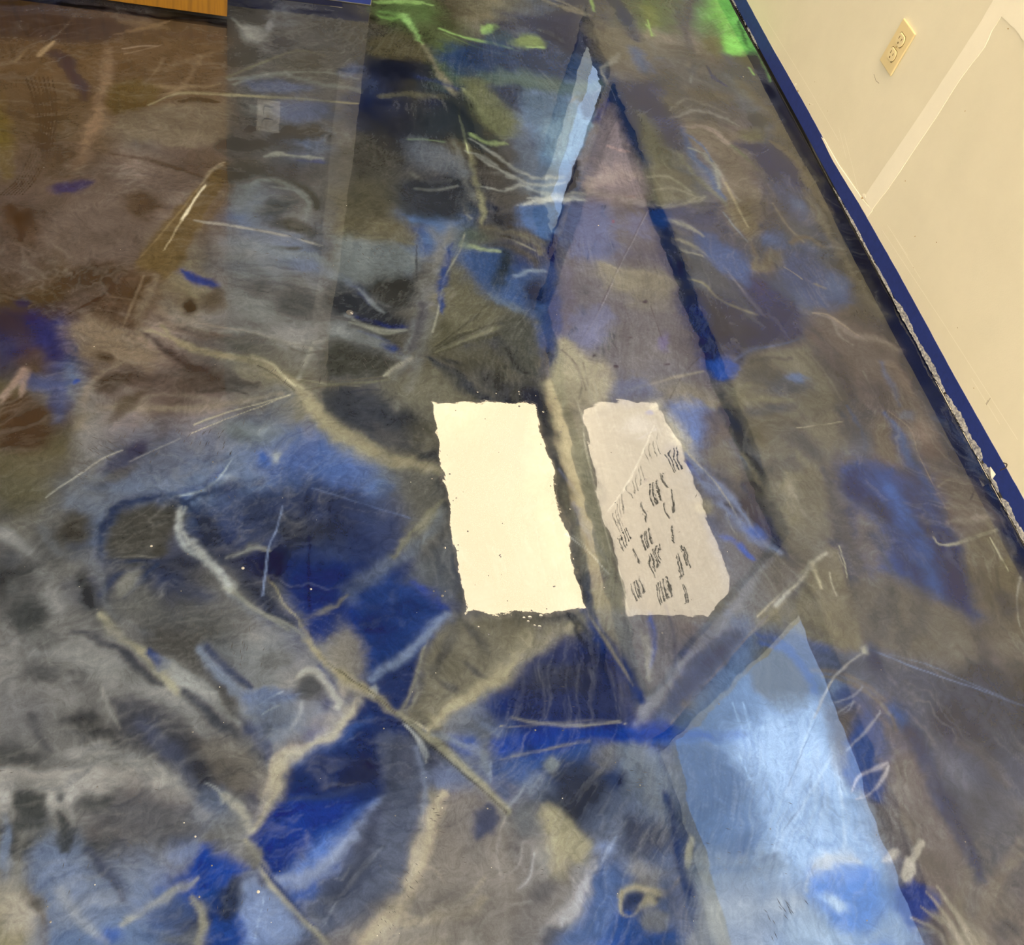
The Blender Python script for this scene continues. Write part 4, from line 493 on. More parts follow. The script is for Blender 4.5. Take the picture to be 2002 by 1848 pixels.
stroke([(480,970),(700,700),(860,520),(1010,330)], [26,26,26,26], (122,124,138), .5, .3); stroke([(620,980),(780,800),(920,640),(1000,560)], [5,5,5,5], (110,104,112), .7); poly([(640,940),(860,700),(900,640),(860,600),(760,700),(620,850)], (52,66,104), .8, 12)
poly([(940,680),(990,650),(1060,700),(1110,820),(1120,880),(1060,920),(990,880),(945,800)], (82,80,72), .95, 14); stroke([(960,660),(1060,690),(1130,760),(1170,860)], [14,30,30,20], (58,80,136), .85)
poly([(640,960),(780,900),(920,880),(960,960),(860,1020),(720,1030)], (74,92,122), .8, 24); poly([(640,1080),(820,1060),(960,1180),(900,1300),(820,1400),(680,1400),(660,1240)], (56,70,100), .8, 34)
poly([(860,1060),(1000,960),(1170,940),(1240,1080),(1290,1240),(1350,1300),(1400,1440),(1330,1480),(1200,1470),(1080,1560),(1010,1500),(960,1300)], (132,156,188), .7, 40)  # brighter window glare, painted in as floor colour
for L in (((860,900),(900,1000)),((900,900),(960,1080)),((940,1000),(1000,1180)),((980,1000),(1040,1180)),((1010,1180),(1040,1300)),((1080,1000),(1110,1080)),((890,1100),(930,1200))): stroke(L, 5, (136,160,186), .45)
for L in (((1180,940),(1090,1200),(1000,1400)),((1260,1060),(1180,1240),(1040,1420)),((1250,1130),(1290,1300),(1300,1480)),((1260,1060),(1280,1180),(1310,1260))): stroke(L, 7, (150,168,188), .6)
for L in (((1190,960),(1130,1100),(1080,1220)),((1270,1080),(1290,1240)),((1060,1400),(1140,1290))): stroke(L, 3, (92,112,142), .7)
poly([(700,1520),(900,1490),(1060,1500),(1080,1560),(960,1620),(760,1620)], (96,102,110), .8, 22); stroke([(700,1540),(900,1550),(1040,1490)], [20,26,14], (72,84,104), .6); poly([(1180,1560),(1390,1530),(1430,1620),(1420,1760),(1300,1780),(1200,1640)], (58,102,176), .85, 16); stroke([(1160,1630),(1170,1570),(1260,1510),(1360,1520)], [8,10,26,14], (156,156,152), .8); blob(1280,1670,50,24,30,(160,176,190),.8); stroke([(720,1840),(900,1720),(1120,1680)], [60,70,50], (140,142,142), .55)
# right flank
poly([(900,20),(960,80),(1060,240),(1130,330),(1040,330),(940,180)], (62,62,66), .85, 14)
for q in ((960,60,40,16,30),(1000,110,40,14,30),(1030,150,40,12,25),(940,140,26,60,-25),(990,200,24,50,-25)): blob(*q, (58,58,66), .85)
stroke([(720,0),(820,130),(940,240),(1040,300)], [30,44,44,20], (112,128,164), .75); blob(950,225,44,24,20,(50,96,176),.85); stroke([(830,250),(870,262)], [14,6], (46,86,176), .9); stroke([(890,285),(940,340)], [18,8], (46,86,176), .9); stroke([(990,180),(1030,250),(1070,320)], [30,26,10], (34,50,92), .8)
poly([(980,20),(1200,0),(1260,200),(1210,300),(1120,320),(1040,200)], (124,116,92), .65, 20); stroke([(1240,0),(1280,160),(1310,300),(1360,500),(1390,680)], [50,50,50,40,30], (92,88,84), .75)
poly([(1290,20),(1360,0),(1600,0),(1680,100),(1740,300),(1800,480),(1800,570),(1700,500),(1560,440),(1460,300),(1440,200),(1380,130)], (40,72,140), .9, 26); blob(1350,70,70,50,40,(36,48,96),.85); blob(1440,150,60,30,40,(52,56,84),.8); stroke([(1480,60),(1560,200),(1620,320),(1660,440)], [50,80,90,60], (44,94,176), .85); poly([(1640,250),(1720,260),(1790,460),(1800,570),(1720,520),(1670,400)], (36,50,104), .9, 14); stroke([(1560,0),(1600,120),(1640,250)], [60,60,30], (62,60,84), .75); stroke([(1290,100),(1400,180),(1470,280)], [40,50,30], (108,108,112), .6)
stroke([(1650,255),(1670,280),(1740,278),(1900,226)], [5,7,7,4], (176,170,144), .95); poly([(1680,60),(1800,40),(1900,170),(1900,220),(1760,260),(1720,200)], (108,96,88), .75, 14); stroke([(1710,200),(1800,180),(1880,190)], [14,24,10], (150,136,124), .6); poly([(1760,280),(1900,240),(2000,420),(2000,640),(1900,560),(1810,500)], (106,96,76), .85, 12); stroke([(1870,255),(1900,310),(1940,385)], 3, (190,184,150), .85); stroke([(1990,410),(1975,500),(1985,600)], [6,5,4], (158,150,140), .7); blob(1940,530,40,70,-20,(74,72,84),.7)
poly([(1080,560),(1170,380),(1230,310),(1280,300),(1310,420),(1370,680),(1270,690),(1120,620)], (116,106,80), .9, 8); stroke([(1060,480),(1130,420),(1165,360),(1230,315)], [6,8,14,6], (166,158,134), .8); stroke([(1170,360),(1190,400),(1210,450)], [16,10,6], (180,168,128), .85); stroke([(1280,290),(1300,350),(1310,410)], 4, (170,162,132), .85); stroke([(1240,390),(1250,440),(1270,480)], 5, (172,164,134), .8); stroke([(1030,520),(1080,465)], 12, (160,156,146), .75); poly([(1010,330),(1160,340),(1120,420),(1000,500),(970,430)], (92,86,84), .7, 14)
poly([(1330,440),(1480,420),(1660,480),(1790,580),(1780,700),(1560,720),(1400,690)], (110,102,84), .8, 18)
for q in ((1480,520,40,90,-5),(1600,560,40,90,0),(1540,640,40,60,0),(1430,600,40,80,0)): blob(*q, (84,82,78), .6)
poly([(1080,600),(1260,690),(1400,690),(1560,760),(1900,900),(2000,960),(2000,1600),(1850,1500),(1700,1100),(1500,900),(1300,800),(1150,760)], (76,80,96), .6, 30); stroke([(1390,690),(1600,770),(1800,840),(1990,910)], 4, (112,134,176), .7); stroke([(1380,700),(1300,760),(1230,850),(1180,960)], 5, (156,150,142), .8); blob(1370,695,18,14,0,(150,146,124),.9)
stroke([(1400,700),(1500,860),(1600,1050),(1700,1250),(1800,1450),(1850,1600)], [40,44,50,50,44,30], (46,58,92), .85); blob(1490,960,40,50,-20,(36,80,142),.85); stroke([(1200,800),(1330,830),(1450,920),(1500,1010)], [10,16,20,12], (116,104,84), .75); stroke([(1480,740),(1600,940),(1740,1180),(1900,1400)], [60,80,90,80], (96,98,108), .5); blob(1720,1000,90,80,40,(54,54,70),.85); stroke([(1760,1060),(1860,1120),(1930,1220)], [30,44,26], (84,76,66), .75); stroke([(1840,900),(1960,1000),(2000,1100)], [40,50,50], (80,84,98), .6)
poly([(1210,900),(1300,930),(1460,960),(1560,1120),(1700,1400),(1800,1600),(1640,1580),(1460,1400),(1400,1280),(1300,1200),(1250,1050)], (104,94,86), .75, 16); poly([(1330,1010),(1400,930),(1460,1020),(1480,1100),(1440,1160),(1460,1280),(1380,1260),(1310,1180)], (52,80,142), .85, 12); stroke([(1330,1250),(1360,1190),(1440,1150),(1470,1135)], [4,7,10,6], (170,160,166), .9); stroke([(1345,1280),(1400,1260),(1450,1200),(1475,1145)], [4,6,8,5], (168,158,160), .85); stroke([(1310,1090),(1380,1020),(1440,940)], [8,8,5], (148,146,156), .7); stroke([(1200,900),(1260,800),(1310,760)], 5, (150,146,146), .6); stroke([(1250,900),(1330,880),(1370,840)], 5, (146,146,160), .6); stroke([(1270,940),(1340,900)], 5, (150,146,150), .6)
poly([(1510,1580),(1560,1470),(1590,1430),(1615,1450),(1580,1500),(1560,1580),(1540,1600)], (172,160,140), .9, 3); poly([(1440,1500),(1500,1470),(1510,1490),(1470,1520)], (160,150,136), .8, 3); poly([(1490,1660),(1560,1610),(1670,1680),(1600,1760),(1540,1760)], (50,66,134), .9, 10)
for L in (((1620,1640),(1700,1740),(1760,1848)),((1660,1620),(1740,1720),(1820,1848)),((1560,1740),(1660,1790),(1700,1848)),((1600,1700),(1680,1760))): stroke(L, [6,14,12][:len(L)], (158,144,118), .7)
stroke([(2000,1500),(1940,1600),(1860,1720),(1840,1848)], [30,40,40,30], (140,124,98), .65); poly([(1790,1620),(1900,1640),(1990,1700),(1990,1848),(1860,1848)], (110,100,88), .7, 16); blob(1940,1780,40,40,0,(70,68,74),.7)
# --- second pass, upper left
ctx(0, 0, 2)
poly([(0,140),(240,160),(440,150),(660,110),(880,130),(876,420),(760,380),(620,400),(430,440),(220,440),(0,420)], (100,78,54), .5, 20)
poly([(0,40),(200,60),(400,70),(480,100),(440,150),(300,165),(120,140),(0,130)], (62,54,60), .85, 12); stroke([(300,50),(250,110),(210,150)], [6,5,3], (100,86,78), .6)
stroke([(470,90),(560,90),(660,110)], [20,30,14], (128,104,74), .6); stroke([(620,130),(760,140),(870,150)], [20,34,30], (78,58,48), .6); stroke([(480,190),(560,180),(620,180)], [4,6,3], (150,128,108), .8)
stroke([(150,220),(190,185),(215,160)], [8,12,6], (164,136,98), .8); stroke([(60,240),(110,190)], 8, (136,110,76), .6); stroke([(430,200),(410,300),(390,400),(370,480),(330,580),(290,650)], [20,24,26,34,50,30], (128,102,78), .75)
stroke([(640,230),(600,290),(540,350)], 8, (134,110,82), .6); stroke([(780,220),(740,300),(710,340),(640,370)], [12,10,10,6], (134,110,82), .6); stroke([(560,260),(640,270),(720,240),(860,200)], [10,16,14,10], (128,106,78), .5); stroke([(540,330),(680,340),(870,330)], [10,16,10], (140,118,88), .55)
poly([(205,210),(250,205),(300,260),(335,330),(325,385),(290,340),(240,250)], (58,50,66), .9, 5); poly([(430,320),(560,320),(620,350),(560,410),(430,435)], (98,80,38), .85, 6)
poly([(440,460),(500,430),(640,410),(880,395),(878,540),(720,560),(560,550),(460,510)], (114,102,84), .7, 8); stroke([(700,398),(770,388),(860,398)], [6,18,4], (62,50,34), .85); stroke([(580,410),(700,365),(880,372),(1100,380),(1400,405)], [4,7,7,8,5], (146,136,100), .7)
poly([(0,440),(30,500),(60,580),(40,700),(0,640)], (106,92,36), .7, 6)
for k in range(7): stroke([(100+k*17,300),(135+k*14,400),(145+k*12,500),(120+k*12,600),(70+k*12,700),(0+k*14,765)], 2.4, (52,36,30), .75)
blob(160,610,170,70,-10,(108,90,78),.5); poly([(520,620),(640,640),(740,700),(770,740),(700,800),(640,880),(540,960),(420,1040),(260,1040),(160,960),(180,840),(320,740)], (108,94,86), .6, 24)
stroke([(430,600),(560,620),(680,660),(800,700)], [10,14,14,8], (74,58,44), .6); blob(560,800,70,50,20,(74,58,44),.75); blob(60,900,80,60,60,(84,66,54),.7); stroke([(30,800),(70,870),(60,940)], [10,20,10], (66,48,40), .7); blob(350,1090,110,50,-5,(68,54,44),.85); poly([(220,730),(330,715),(340,730),(280,755),(225,760)], (58,58,110), .8, 6)
poly([(860,650),(878,700),(800,860),(740,970),(700,1040),(620,1100),(560,1120),(530,1040),(560,980),(680,820),(780,720)], (106,86,48), .85, 5); stroke([(800,725),(760,780),(710,860)], [5,6,5], (226,208,166), .95); stroke([(710,860),(670,930),(640,980)], [4,3,2], (170,150,110), .85); stroke([(870,645),(820,670),(790,715)], [7,9,5], (150,134,108), .8); stroke([(780,730),(700,830),(600,950),(545,1010)], 5, (138,114,74), .7)
poly([(470,1070),(560,1060),(620,1110),(560,1300),(480,1280),(360,1230)], (86,66,52), .7, 8); stroke([(600,1090),(570,1190),(540,1300)], [20,30,26], (128,112,92), .8); stroke([(560,1080),(520,1190),(480,1280)], [5,6,4], (130,110,86), .8); stroke([(480,1070),(400,1160),(260,1230)], [4,8,4], (66,48,44), .7); stroke([(440,1160),(560,1180)], 4, (120,100,80), .6)
poly([(700,1055),(760,1062),(830,1100),(830,1115),(770,1095),(710,1075)], (32,66,146), .95, 4); blob(75,1175,28,18,15,(40,44,92),.9)
poly([(90,1270),(180,1250),(260,1260),(250,1330),(200,1400),(170,1360),(100,1330)], (42,54,114), .85, 12); poly([(100,1460),(200,1480),(280,1480),(260,1560),(230,1640),(200,1600),(195,1520),(110,1510)], (70,84,130), .8, 10); poly([(0,1220),(80,1250),(110,1330),(60,1350),(0,1300)], (66,58,70), .7, 14); stroke([(0,1560),(60,1480),(100,1450),(80,1540)], [10,20,16,8], (156,128,112), .75); poly([(0,1570),(120,1550),(180,1620),(170,1740),(0,1760)], (80,60,46), .8, 12); blob(300,1490,18,10,10,(44,78,160),.9)
poly([(250,1280),(400,1240),(540,1310),(620,1400),(520,1440),(380,1400),(290,1380)], (138,118,94), .7, 16); stroke([(570,1310),(640,1350),(720,1410),(820,1440)], [20,34,36,16], (70,60,60), .8); stroke([(600,1220),(700,1280),(800,1310),(900,1310)], [16,30,30,14], (112,96,84), .6)
blob(460,1500,80,30,-15,(74,62,54),.8); blob(410,1390,40,20,10,(76,62,52),.75); blob(490,1590,90,26,-35,(82,70,58),.7); stroke([(640,1470),(760,1440),(880,1490),(1000,1500)], [30,50,50,24], (78,70,66), .75); stroke([(780,1530),(860,1520),(960,1540)], [14,24,10], (70,66,64), .7); stroke([(560,1560),(700,1540),(860,1570)], [14,24,12], (134,122,106), .5)
stroke([(580,1290),(720,1340),(860,1390),(980,1400),(1060,1430),(1140,1510),(1250,1620),(1400,1720),(1560,1800),(1720,1840)], [12,18,24,30,30,30,40,44,46,40], (142,130,98), .85, .5); stroke([(990,1400),(1060,1420),(1100,1460),(1150,1510)], 7, (186,174,134), .75); stroke([(1010,1430),(1080,1470),(1150,1530)], 3, (70,64,50), .8); stroke([(1150,1500),(1300,1490),(1500,1470),(1580,1420),(1700,1360)], [3,4,5,5,4], (112,104,82), .75)
stroke([(760,1660),(900,1610),(1130,1545)], 3.5, (168,158,128), .9); stroke([(700,1280),(880,1330),(1000,1310),(1100,1340),(1180,1380),(1260,1370)], [8,14,12,10,8,4], (92,86,78), .7); stroke([(860,1300),(1000,1290),(1160,1350),(1270,1330)], [12,20,20,8], (132,128,118), .6)
poly([(880,1320),(1040,1330),(1150,1400),(1200,1480),(1060,1420),(940,1390)], (92,88,76), .55, 14)
# grey strip
stroke([(890,60),(1100,70),(1420,70)], [30,40,30], (84,82,84), .6); blob(990,140,60,36,30,(134,132,128),.65); stroke([(960,110),(990,150),(1050,200)], [14,18,10], (152,150,144), .6); blob(1060,180,60,30,0,(70,68,74),.8); blob(1230,230,110,40,5,(84,78,70),.6); blob(940,200,60,40,0,(74,70,66),.7)
stroke([(900,310),(1020,300),(1130,290),(1260,330),(1400,350)], [14,20,20,20,16], (126,128,122), .5); blob(1100,335,100,22,6,(88,98,130),.7); poly([(1100,390),(1280,400),(1290,440),(1200,470),(1100,470)], (80,90,122), .75, 10); blob(1020,430,60,20,0,(118,116,108),.5); stroke([(890,560),(1060,560),(1180,590)], [40,60,30], (64,60,58), .75); blob(1180,510,110,30,4,(72,66,60),.8)
stroke([(1030,606),(1100,604),(1250,628)], [8,14,8], (142,142,130), .85); blob(1240,632,26,8,8,(72,78,124),.8); blob(940,660,70,40,0,(66,62,56),.8); stroke([(1080,710),(1170,720),(1230,780),(1240,830)], [14,34,30,10], (74,72,64), .8); stroke([(950,730),(1060,700),(1160,740),(1210,800),(1200,860)], [20,20,18,16,8], (130,134,128), .6); blob(1080,800,60,36,-10,(70,74,78),.85); blob(1150,880,60,26,20,(76,72,64),.85); blob(1000,770,50,70,0,(116,122,124),.5)
stroke([(760,860),(900,880),(1060,910),(1260,960)], [4,7,8,5], (152,146,136), .7); stroke([(900,960),(1060,980),(1200,1020),(1320,1080)], [40,60,60,30], (108,116,126), .6); blob(1160,970,30,10,0,(78,76,70),.8); blob(1200,1040,60,24,10,(98,112,146),.6); stroke([(880,1110),(1050,1145)], 3, (60,60,62), .7); blob(1150,1200,70,50,10,(78,78,78),.75); blob(730,1195,30,24,0,(66,56,46),.8); blob(830,1180,60,40,10,(84,74,60),.65); blob(1150,1120,60,40,20,(90,88,86),.6); stroke([(640,1180),(700,1240),(800,1290)], [20,34,16], (130,124,112), .5)
# right of the strip
poly([(1330,1080),(1400,1110),(1480,1190),(1560,1240),(1580,1290),(1480,1280),(1380,1240),(1320,1200)], (58,60,66), .9, 8); stroke([(1345,1090),(1400,1140),(1440,1180)], [12,20,8], (62,72,108), .8); stroke([(1400,1130),(1460,1190),(1500,1220)], [8,14,6], (128,132,134), .7); stroke([(1390,1235),(1450,1250),(1510,1275),(1590,1275)], [20,22,22,8], (44,52,104), .9); stroke([(1380,1250),(1480,1290),(1590,1290)], [8,12,6], (146,144,126), .75)
poly([(1430,1090),(1500,1060),(1600,1090),(1640,1150),(1560,1200),(1480,1170)], (64,62,58), .85, 12); blob(1530,1360,36,16,10,(48,68,130),.9); stroke([(1320,1290),(1440,1330),(1560,1390),(1600,1400)], [50,50,40,20], (130,132,130), .65); poly([(1290,1340),(1400,1360),(1500,1400),(1540,1450),(1440,1470),(1280,1460)], (74,72,64), .85, 12); stroke([(1500,1470),(1560,1430),(1610,1400)], [6,14,12], (176,168,142), .85)
stroke([(1700,1120),(1650,1180),(1640,1280),(1600,1400),(1540,1470)], [50,44,50,40,20], (110,108,108), .7); stroke([(1650,1200),(1640,1300),(1610,1380)], [24,26,14], (82,78,84), .8); stroke([(1700,1240),(1660,1360),(1600,1520)], [30,40,20], (118,116,110), .7)
poly([(1340,860),(1440,840),(1560,880),(1630,930),(1580,960),(1340,930)], (110,100,72), .75, 10); poly([(1330,940),(1480,950),(1620,960),(1630,1040),(1500,1090),(1380,1120),(1320,1060)], (118,124,124), .7, 14); stroke([(1610,860),(1680,850),(1720,880),(1680,940)], [20,40,50,40], (84,114,160), .85); stroke([(1630,960),(1632,1130)], 4, (56,56,60), .7)
poly([(1270,1560),(1380,1520),(1540,1560),(1620,1640),(1500,1700),(1360,1660)], (66,68,76), .85, 14); blob(1550,1580,30,32,20,(116,112,102),.85); blob(1520,1700,80,30,30,(84,80,78),.7); blob(1670,1790,40,16,-20,(70,70,72),.8)
# --- second pass, upper middle
ctx(660, 0, 2.31)
stroke([(190,20),(260,12),(360,20)], [10,16,8], (150,196,84), .8); stroke([(200,80),(240,90),(300,70)], [10,18,12], (128,180,70), .8); stroke([(300,70),(340,130),(390,200)], [18,14,8], (150,200,96), .85); stroke([(390,200),(430,270),(470,350),(520,420)], [10,14,16,18], (156,146,110), .75); stroke([(545,500),(570,580),(590,660),(610,760),(640,900),(660,1020)], [6,8,12,14,14,8], (146,142,104), .8); stroke([(548,520),(570,600),(590,690)], 5, (206,212,140), .85); stroke([(475,450),(520,600),(560,740),(600,900)], [8,14,24,24], (128,126,118), .55)  # starts with streaks of the green glow, painted as colour
stroke([(460,130),(560,165),(700,195),(790,220)], [6,9,9,5], (150,190,90), .8); stroke([(480,150),(620,210),(800,260)], 5, (120,150,80), .5); poly([(650,135),(700,120),(710,140),(670,160)], (150,196,88), .8, 3); poly([(780,200),(830,165),(900,170),(935,215),(860,225)], (120,140,76), .8, 4); stroke([(860,215),(930,215)], 8, (184,222,110), .75); poly([(660,160),(780,150),(800,190),(700,200)], (46,84,110), .7, 8)
poly([(150,180),(300,170),(400,240),(420,280),(340,270),(180,270)], (100,92,66), .85, 8); poly([(170,270),(330,270),(440,290),(420,370),(240,350),(160,310)], (48,52,70), .85, 10); stroke([(380,350),(460,370),(540,400)], [30,30,20], (60,72,118), .7); stroke([(200,440),(330,430),(480,440),(560,470)], [20,30,30,14], (122,116,84), .6)
poly([(500,230),(700,200),(900,230),(1040,260),(1210,290),(1220,390),(1000,360),(820,350),(640,330),(500,300)], (50,76,122), .85, 14); poly([(640,330),(820,320),(1000,360),(1200,370),(1190,420),(1000,430),(820,390),(700,380)], (86,110,106), .75, 12); poly([(600,390),(700,380),(800,480),(820,560),(760,620),(660,560),(580,480)], (108,112,80), .75, 12); poly([(700,390),(800,380),(850,420),(830,500),(780,480)], (60,72,110), .8, 10)
poly([(480,440),(560,430),(640,560),(720,640),(680,700),(560,640),(460,560)], (54,62,70), .85, 12); stroke([(600,600),(680,640),(760,650)], [10,20,10], (146,164,96), .8); blob(430,560,80,70,0,(62,70,80),.8); stroke([(320,630),(400,630),(480,640)], 8, (120,140,96), .7); poly([(660,700),(780,640),(830,720),(800,880),(700,840),(620,780)], (84,78,74), .7, 14)
poly([(300,640),(460,640),(560,720),(560,780),(420,760),(320,720)], (106,112,124), .7, 14); poly([(260,830),(380,800),(540,830),(560,960),(400,980),(300,940)], (66,68,76), .85, 12); stroke([(350,850),(440,860),(540,840)], [8,10,6], (140,140,132), .6); poly([(20,640),(240,640),(290,800),(240,980),(60,1000)], (88,82,68), .6, 20)
poly([(835,420),(920,420),(1000,440),(1090,490),(1130,540),(1100,640),(1050,740),(980,770),(920,740),(890,640),(880,540)], (92,122,156), .85, 10); poly([(940,560),(1010,520),(1090,500),(1130,540),(1100,640),(1040,720),(960,700)], (118,148,174), .8, 10)  # blue glare patch again, put into the colour
for L in (((1010,520),(1010,640),(960,760)),((1060,530),(1040,640),(1010,740)),((920,460),(930,560),(900,700)),((1090,540),(1060,660))): stroke(L, 3, (92,122,150), .6)
poly([(790,600),(880,600),(900,700),(960,760),(1000,800),(840,800),(810,700)], (92,104,126), .75, 14)
for L in (((600,620),(720,700),(860,790),(1020,800)),((620,700),(760,780),(900,830),(1030,820)),((580,680),(680,720),(780,800)),((850,900),(960,890),(1040,870),(1120,880)),((640,840),(740,860),(840,840))): stroke(L, [6,12,14,10,8][:len(L)], (158,158,150), .65)
poly([(820,930),(920,930),(1000,920),(1030,940),(1000,1040),(960,1090),(880,1060),(850,990)], (76,112,168), .9, 8); stroke([(840,925),(940,905),(1030,900),(1120,905)], [8,20,18,10], (178,178,172), .8)
poly([(690,970),(760,960),(800,980),(760,1020),(690,1010)], (66,66,74), .8, 6); stroke([(660,1030),(760,1050),(860,1060),(930,1100)], [20,40,40,20], (112,104,88), .75); stroke([(700,1110),(800,1120),(880,1180),(900,1220)], [10,24,24,10], (88,80,66), .7)
stroke([(1270,240),(1240,290),(1200,320),(1215,380)], [8,16,12,10], (150,148,144), .75); stroke([(1200,390),(1150,440),(1130,510)], 5, (150,146,146), .6); poly([(1095,450),(1190,430),(1150,520),(1100,530)], (74,74,80), .85, 5); poly([(1210,400),(1270,375),(1330,560),(1420,740),(1390,760),(1310,640),(1250,500)], (36,58,104), .85, 10); poly([(1145,545),(1190,480),(1225,445),(1232,470),(1180,550),(1165,556)], (24,50,124), .95, 3); poly([(1270,390),(1440,375),(1450,470),(1520,560),(1560,650),(1500,650),(1420,540),(1330,440)], (56,62,100), .8, 10)
stroke([(1160,550),(1110,680),(1060,780),(1030,880)], 14, (112,108,120), .8); stroke([(1090,735),(1060,830),(1035,870)], [18,24,14], (38,44,68), .88); stroke([(1020,930),(990,1020)], 20, (38,56,110), .9); stroke([(975,1065),(965,1180)], 20, (34,48,108), .9)
poly([(1235,470),(1270,560),(1320,700),(1380,800),(1420,880),(1200,890),(1110,880),(1120,760),(1170,600)], (122,110,116), .65, 12); stroke([(1120,840),(1230,790),(1340,790)], [50,80,40], (164,144,136), .65); stroke([(1220,660),(1270,680),(1320,690)], [8,14,6], (168,138,134), .7); stroke([(1130,860),(1300,900),(1440,940)], [20,30,16], (150,140,130), .6)  # mirrored film wedge, painted in once more
poly([(1400,760),(1480,750),(1600,860),(1620,880),(1560,920),(1460,930),(1420,860)], (110,106,88), .8, 10)
for L in (((1400,800),(1500,800),(1590,860)),((1430,860),(1520,850),(1600,880)),((1470,940),(1560,925),(1620,890))): stroke(L, [6,10,8], (150,144,120), .6)
poly([(1030,970),(1150,960),(1250,990),(1240,1080),(1180,1180),(1080,1160),(1010,1080)], (92,104,148), .65, 14); stroke([(1190,1200),(1300,1270),(1400,1280),(1540,1260)], [30,80,70,30], (130,122,96), .7); poly([(1060,1430),(1130,1380),(1240,1420),(1180,1540),(1080,1580)], (108,112,148), .7, 12); poly([(1010,1540),(1100,1580),(1140,1700),(1100,1800),(980,1800),(970,1640)], (150,140,108), .8, 8)
for L in (((1010,1580),(1080,1650),(1120,1760)),((1060,1620),(1100,1720),(1090,1800)),((1110,1640),(1130,1740))): stroke(L, 5, (110,102,82), .7)
poly([(470,1200),(560,1160),(640,1240),(720,1340),(840,1420),(740,1460),(560,1500),(430,1580),(420,1560),(460,1380)], (104,98,74), .75, 12)
for L in (((430,1590),(560,1520),(740,1450)),((430,1600),(560,1550),(760,1500)),((440,1570),(560,1480),(640,1420))): stroke(L, [3,6,8], (80,76,60), .75)
stroke([(440,1595),(600,1530),(740,1475)], [3,8,12], (126,120,92), .7); poly([(740,1440),(860,1380),(940,1450),(950,1600),(940,1700),(860,1690),(800,1560)], (84,82,72), .8, 14); stroke([(780,1580),(830,1680),(870,1700)], [14,20,8], (60,58,56), .8)
stroke([(420,1620),(500,1690),(600,1760),(680,1800)], [16,44,50,30], (62,64,72), .9); stroke([(440,1620),(560,1680),(640,1740)], 5, (96,92,84), .6); poly([(170,1720),(420,1640),(560,1780),(420,1840),(250,1800)], (112,106,86), .5, 20)
poly([(560,1140),(740,1130),(780,1200),(900,1220),(950,1210),(960,1400),(940,1560),(900,1440),(820,1380),(700,1340),(620,1260)], (62,92,146), .75, 12); stroke([(770,1150),(750,1240),(710,1300)], [40,50,50], (58,66,74), .88); blob(890,1320,60,50,20,(36,48,84),.9); stroke([(800,1240),(870,1220),(940,1230)], [12,16,8], (148,166,184), .6); stroke([(700,1330),(760,1360),(830,1400)], [30,40,20], (104,120,140), .6); stroke([(960,1200),(955,1400),(950,1550),(945,1700)], [24,50,40,30], (50,72,130), .75); stroke([(945,1600),(940,1710)], [30,36], (58,58,62), .8)
stroke([(580,1110),(640,1120),(740,1135)], [16,22,8], (158,170,120), .7); stroke([(575,1060),(560,1120),(520,1190),(480,1260),(460,1380),(430,1500)], 5, (158,154,130), .75); stroke([(510,1130),(490,1200),(470,1290),(480,1400)], [22,26,24,14], (46,72,136), .85); stroke([(430,1040),(470,1100),(440,1200),(380,1290)], [40,50,50,40], (124,120,112), .6)
poly([(1500,950),(1640,930),(1720,1020),(1848,1080),(1848,1160),(1700,1100),(1560,1060)], (78,84,120), .6, 14); poly([(1640,1050),(1760,1100),(1848,1180),(1848,1280),(1720,1200),(1640,1120)], (64,98,166), .85, 10); stroke([(1470,990),(1560,1010),(1640,1060)], [8,20,8], (162,160,146), .7); stroke([(1500,1080),(1540,1120),(1640,1150)], [8,14,6], (160,156,140), .7)
stroke([(1440,960),(1500,1090),(1560,1260),(1620,1430),(1700,1640)], [50,56,60,66,70], (28,46,88), .9, .35); stroke([(1600,1350),(1680,1600)], [50,60], (24,54,118), .7); poly([(1660,1640),(1700,1630),(1800,1640),(1790,1700),(1720,1710)], (30,78,168), .9, 6); blob(1460,985,44,34,0,(26,66,136),.9)
poly([(1700,0),(1790,0),(1848,90),(1848,230),(1760,228),(1740,120)], (108,214,50), .9, 6); stroke([(1810,60),(1830,150),(1848,200)], [6,12,10], (60,110,46), .7); stroke([(1270,0),(1300,80),(1340,160),(1360,180)], [14,34,30,10], (34,60,108), .85); poly([(1080,130),(1180,110),(1280,170),(1300,260),(1180,260),(1100,200)], (120,112,94), .6, 14); poly([(740,60),(900,70),(1060,60),(1080,100),(1160,220),(1040,200),(900,110)], (42,54,96), .75, 12); stroke([(920,0),(1030,40),(1130,70)], [8,16,8], (150,140,118), .55); blob(1440,160,60,40,20,(146,134,124),.6); blob(1560,260,120,50,20,(92,94,98),.6); stroke([(1400,90),(1420,160)], 6, (150,200,80), .7)  # starts with the green glow painted at the wall
ctx(0, 0, 1)
poly([(1330,160),(1480,180),(1640,420),(1800,740),(1960,1080),(2100,1500),(2100,1900),(1820,1900),(1650,1400),(1480,860),(1330,420)], (26,44,104), .20, 50)
